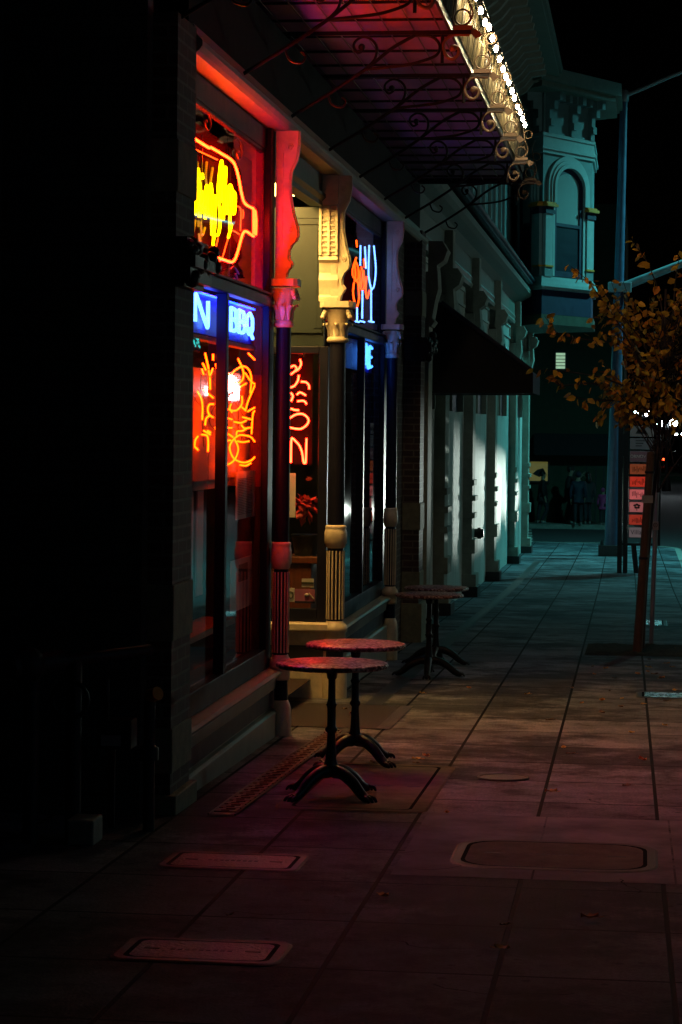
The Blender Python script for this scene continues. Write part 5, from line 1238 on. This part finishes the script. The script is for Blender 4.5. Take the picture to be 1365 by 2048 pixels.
for i, (c, nme) in enumerate(cols):
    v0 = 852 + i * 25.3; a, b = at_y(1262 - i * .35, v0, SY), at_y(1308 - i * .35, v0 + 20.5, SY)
    q = MB(); q.box(a.x, b.x, SY - .075, SY - .05, b.z, a.z); pn = obj("name_panel", q, emit("added_glow_" + nme + "_panel", c, (.06, .05, .06, .17, .36, .42, .3, .3, .16)[i]), ds)  # panel glow is added, standing in for light that falls on them
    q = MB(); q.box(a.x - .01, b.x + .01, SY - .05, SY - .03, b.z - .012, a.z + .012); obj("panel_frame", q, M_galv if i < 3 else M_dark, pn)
    cx, cz = (a.x + b.x) / 2, (a.z + b.z) / 2; q = MB(); mk = M_paper if i in (2,) else M_dark
    if i == 0: q.prism([(cx - .13, SY - .079, cz - .05), (cx - .06, SY - .079, cz + .06), (cx - .02, SY - .079, cz), (cx + .05, SY - .079, cz + .05), (cx + .12, SY - .079, cz - .06)], (0, .003, 0))
    elif i == 1:
        for j in range(3): q.box(cx - .12, cx + .06 - j * .03, SY - .079, SY - .076, cz + .05 - j * .05, cz + .07 - j * .05)
    elif i == 2: q.text("ORNOV", (cx - .07, SY - .077, cz), (1, 0, 0), (0, 0, 1), .085, .0015)
    elif i == 8: q.text("Villa", (cx - .09, SY - .077, cz), (1, 0, 0), (0, 0, 1), .125, .0015)
    elif i == 6:
        for (dx_, dz_, r_) in ((-.04, .03, .03), (.0, .05, .03), (.04, .03, .03), (-.02, -.01, .03), (.03, -.01, .028)): q.ball((cx - .08 + dx_, SY - .076, cz + dz_), r_, 8, .7)
        q.tube([(cx - .08, SY - .077, cz), (cx - .08, SY - .077, cz - .07)], .008, 5)
    else:
        rr2 = random.Random(i)
        for j in range(12): x_ = cx - .17 + j * .026; q.box(x_, x_ + .012, SY - .079, SY - .076, cz + rr2.uniform(-.07, -.01), cz + rr2.uniform(.0, .07))
    obj("panel_mark", q, mk, pn)

# double globe street lamps in the distance
E_globe = emit("white_globe_glow", (.82, .95, 1.0), 35)
def globe_lamp(x, y, h, lab, n=2, r=.17, m=None):
    t = thing("street_lamp", lab, "street lamp", (x, y, gz(y)), "globe lamps along the far street")
    z = gz(y); q = MB(); q.lathe([(.22, 0), (.24, .1), (.2, .5), (.12, .7), (.07, .9), (.06, h - .3), (.09, h - .25), (.05, h)], (x, y, z), 14); q.box(x - .35, x + .35, y - .03, y + .03, z + h - .2, z + h - .14); obj("post", q, M_iron, t)
    for k in range(n):
        gx = x + (.32 if k % 2 else -.32) * (1 if n > 1 else 0) * (1 if k < 2 else .0); gy = y; gz_ = z + h + (.05 if k < 2 else .4)
        q = MB(); q.ball((gx, gy, gz_), r, 12); obj("globe", q, m or E_globe, t)
q1 = at_y(1284, 828, 140); globe_lamp(q1.x, 140, q1.z - gz(140), "far globe street lamp seen above the directory sign")
q1 = at_y(1335, 848, 118); globe_lamp(q1.x, 118, q1.z - gz(118), "brighter globe street lamp right of the directory sign", 2, .2)
q1 = at_y(1360, 869, 230); globe_lamp(q1.x, 230, q1.z - gz(230), "small distant globe street lamp by the frame edge at right", 2, .15)
globe_lamp(10.2, 86, 4.2, "globe lamp across the road mirrored in the shop window", 3, .3)
globe_lamp(9.8, 7.5, 4.3, "globe lamp on the opposite pavement facing the shop fronts", 2, .19, emit("pale_globe_glow", (.45, .74, 1.0), 26))
globe_lamp(9.6, 34, 4.3, "globe lamp on the opposite pavement facing the gallery arches", 2, .19, emit("greenish_globe_glow", (.75, 1.0, .88), 130))
tl = thing("traffic_light", "distant traffic light showing green above the far road", "traffic light", (at_y(1350, 840, 170).x, 170, gz(170)))
c = at_y(1350, 832, 170)
q = MB(); q.box(c.x - .25, c.x + .25, 170, 170.3, c.z - .3, c.z + .9); q.lathe([(.1, gz(170) - c.z), (.08, 3.0)], (c.x + .4, 170.2, c.z), 10); q.box(c.x, c.x + .5, 170.1, 170.2, c.z + .4, c.z + .5); obj("housing", q, M_black, tl)
q = MB(); q.ball((c.x, 169.98, c.z - .1), .16, 10); obj("green_lens", q, emit("green_signal_glow", (.05, 1, .55), 6), tl)

# cars
def car(x, y, rz, lab, tail=True):
    t = thing("parked_car", lab, "car", (0, 0, 0)); M_car = mat("dark_car_paint", (.03, .03, .035), .25, .3, bump=0)
    side = [(-2.1, .35), (-2.15, .75), (-2.05, .95), (-1.6, 1.0), (-1.25, 1.42), (.3, 1.45), (.95, 1.0), (1.9, .88), (2.1, .7), (2.1, .35)]
    q = MB(); q.prism([(a, -.85, b) for a, b in side], (0, 1.7, 0)); body = obj("body", q, M_car, t, .05)
    q = MB()
    for s in (-.856, .852): q.prism([(-1.15, s, 1.02), (-1.0, s, 1.38), (.2, s, 1.4), (.7, s, 1.02)], (0, .004, 0))
    q.add([(-1.575, -.7, 1.05), (-1.3, -.65, 1.40), (-1.3, .65, 1.40), (-1.575, .7, 1.05)], [(0, 1, 2, 3)]); q.add([(.9, -.7, 1.05), (.36, -.65, 1.43), (.36, .65, 1.43), (.9, .7, 1.05)], [(3, 2, 1, 0)])
    obj("window", q, M_navy, t)
    for wx in (-1.35, 1.3):
        for s in (-1, 1):
            q = MB(); q.tube([(wx, s * .66, .33), (wx, s * .87, .33)], .33, 20); wo = obj("wheel", q, M_black, t)
            q = MB(); q.tube([(wx, s * .871, .33), (wx, s * .88, .33)], .2, 14); obj("rim", q, M_galv, wo)
    for s in (-1, 1):
        q = MB(); q.box(-2.17, -2.12, s * .62 - .16, s * .62 + .16, .7, .86); obj("tail_light", q, emit("tail_light_glow", (1, .06, .015), 9) if tail else M_wood, t)
        q = MB(); q.ball((2.08, s * .6, .68), .1, 10); obj("headlight", q, emit("headlight_glow", (.9, 1, .95), 25) if not tail else M_whiteb, t)
    t.location = (x, y, gz(y) - .14); t.rotation_euler = (0, 0, rz); return t
q1 = at_y(1346, 902, 200)
cA = car(q1.x, 200, R(52), "car with glowing red tail lights far down the road")
cB = car(5.4, 70.5, R(252), "dark car with its headlights shining across the side street", tail=False)
for s in (-1, 1):
    LD = bpy.data.lights.new("headlight_beam", 'SPOT'); LD.energy = 33000; LD.color = (.86, 1.0, .9); LD.spot_size = R(15.5); LD.spot_blend = .8; LD.shadow_soft_size = .06
    lo = bpy.data.objects.new("headlight_beam", LD); COL.objects.link(lo); lo.parent = cB
    src = Vector((2.25, s * .6, .68)); lo.location = src
    wsrc = cB.location + Matrix.Rotation(R(252), 3, 'Z') @ src
    dirv = Matrix.Rotation(-R(252), 3, 'Z') @ (Vector((-2.75, 45.5 + s * 3.5, .5)) - wsrc)
    lo.rotation_euler = dirv.to_track_quat('-Z', 'Y').to_euler(); lo.scale = (1, .27, 1)
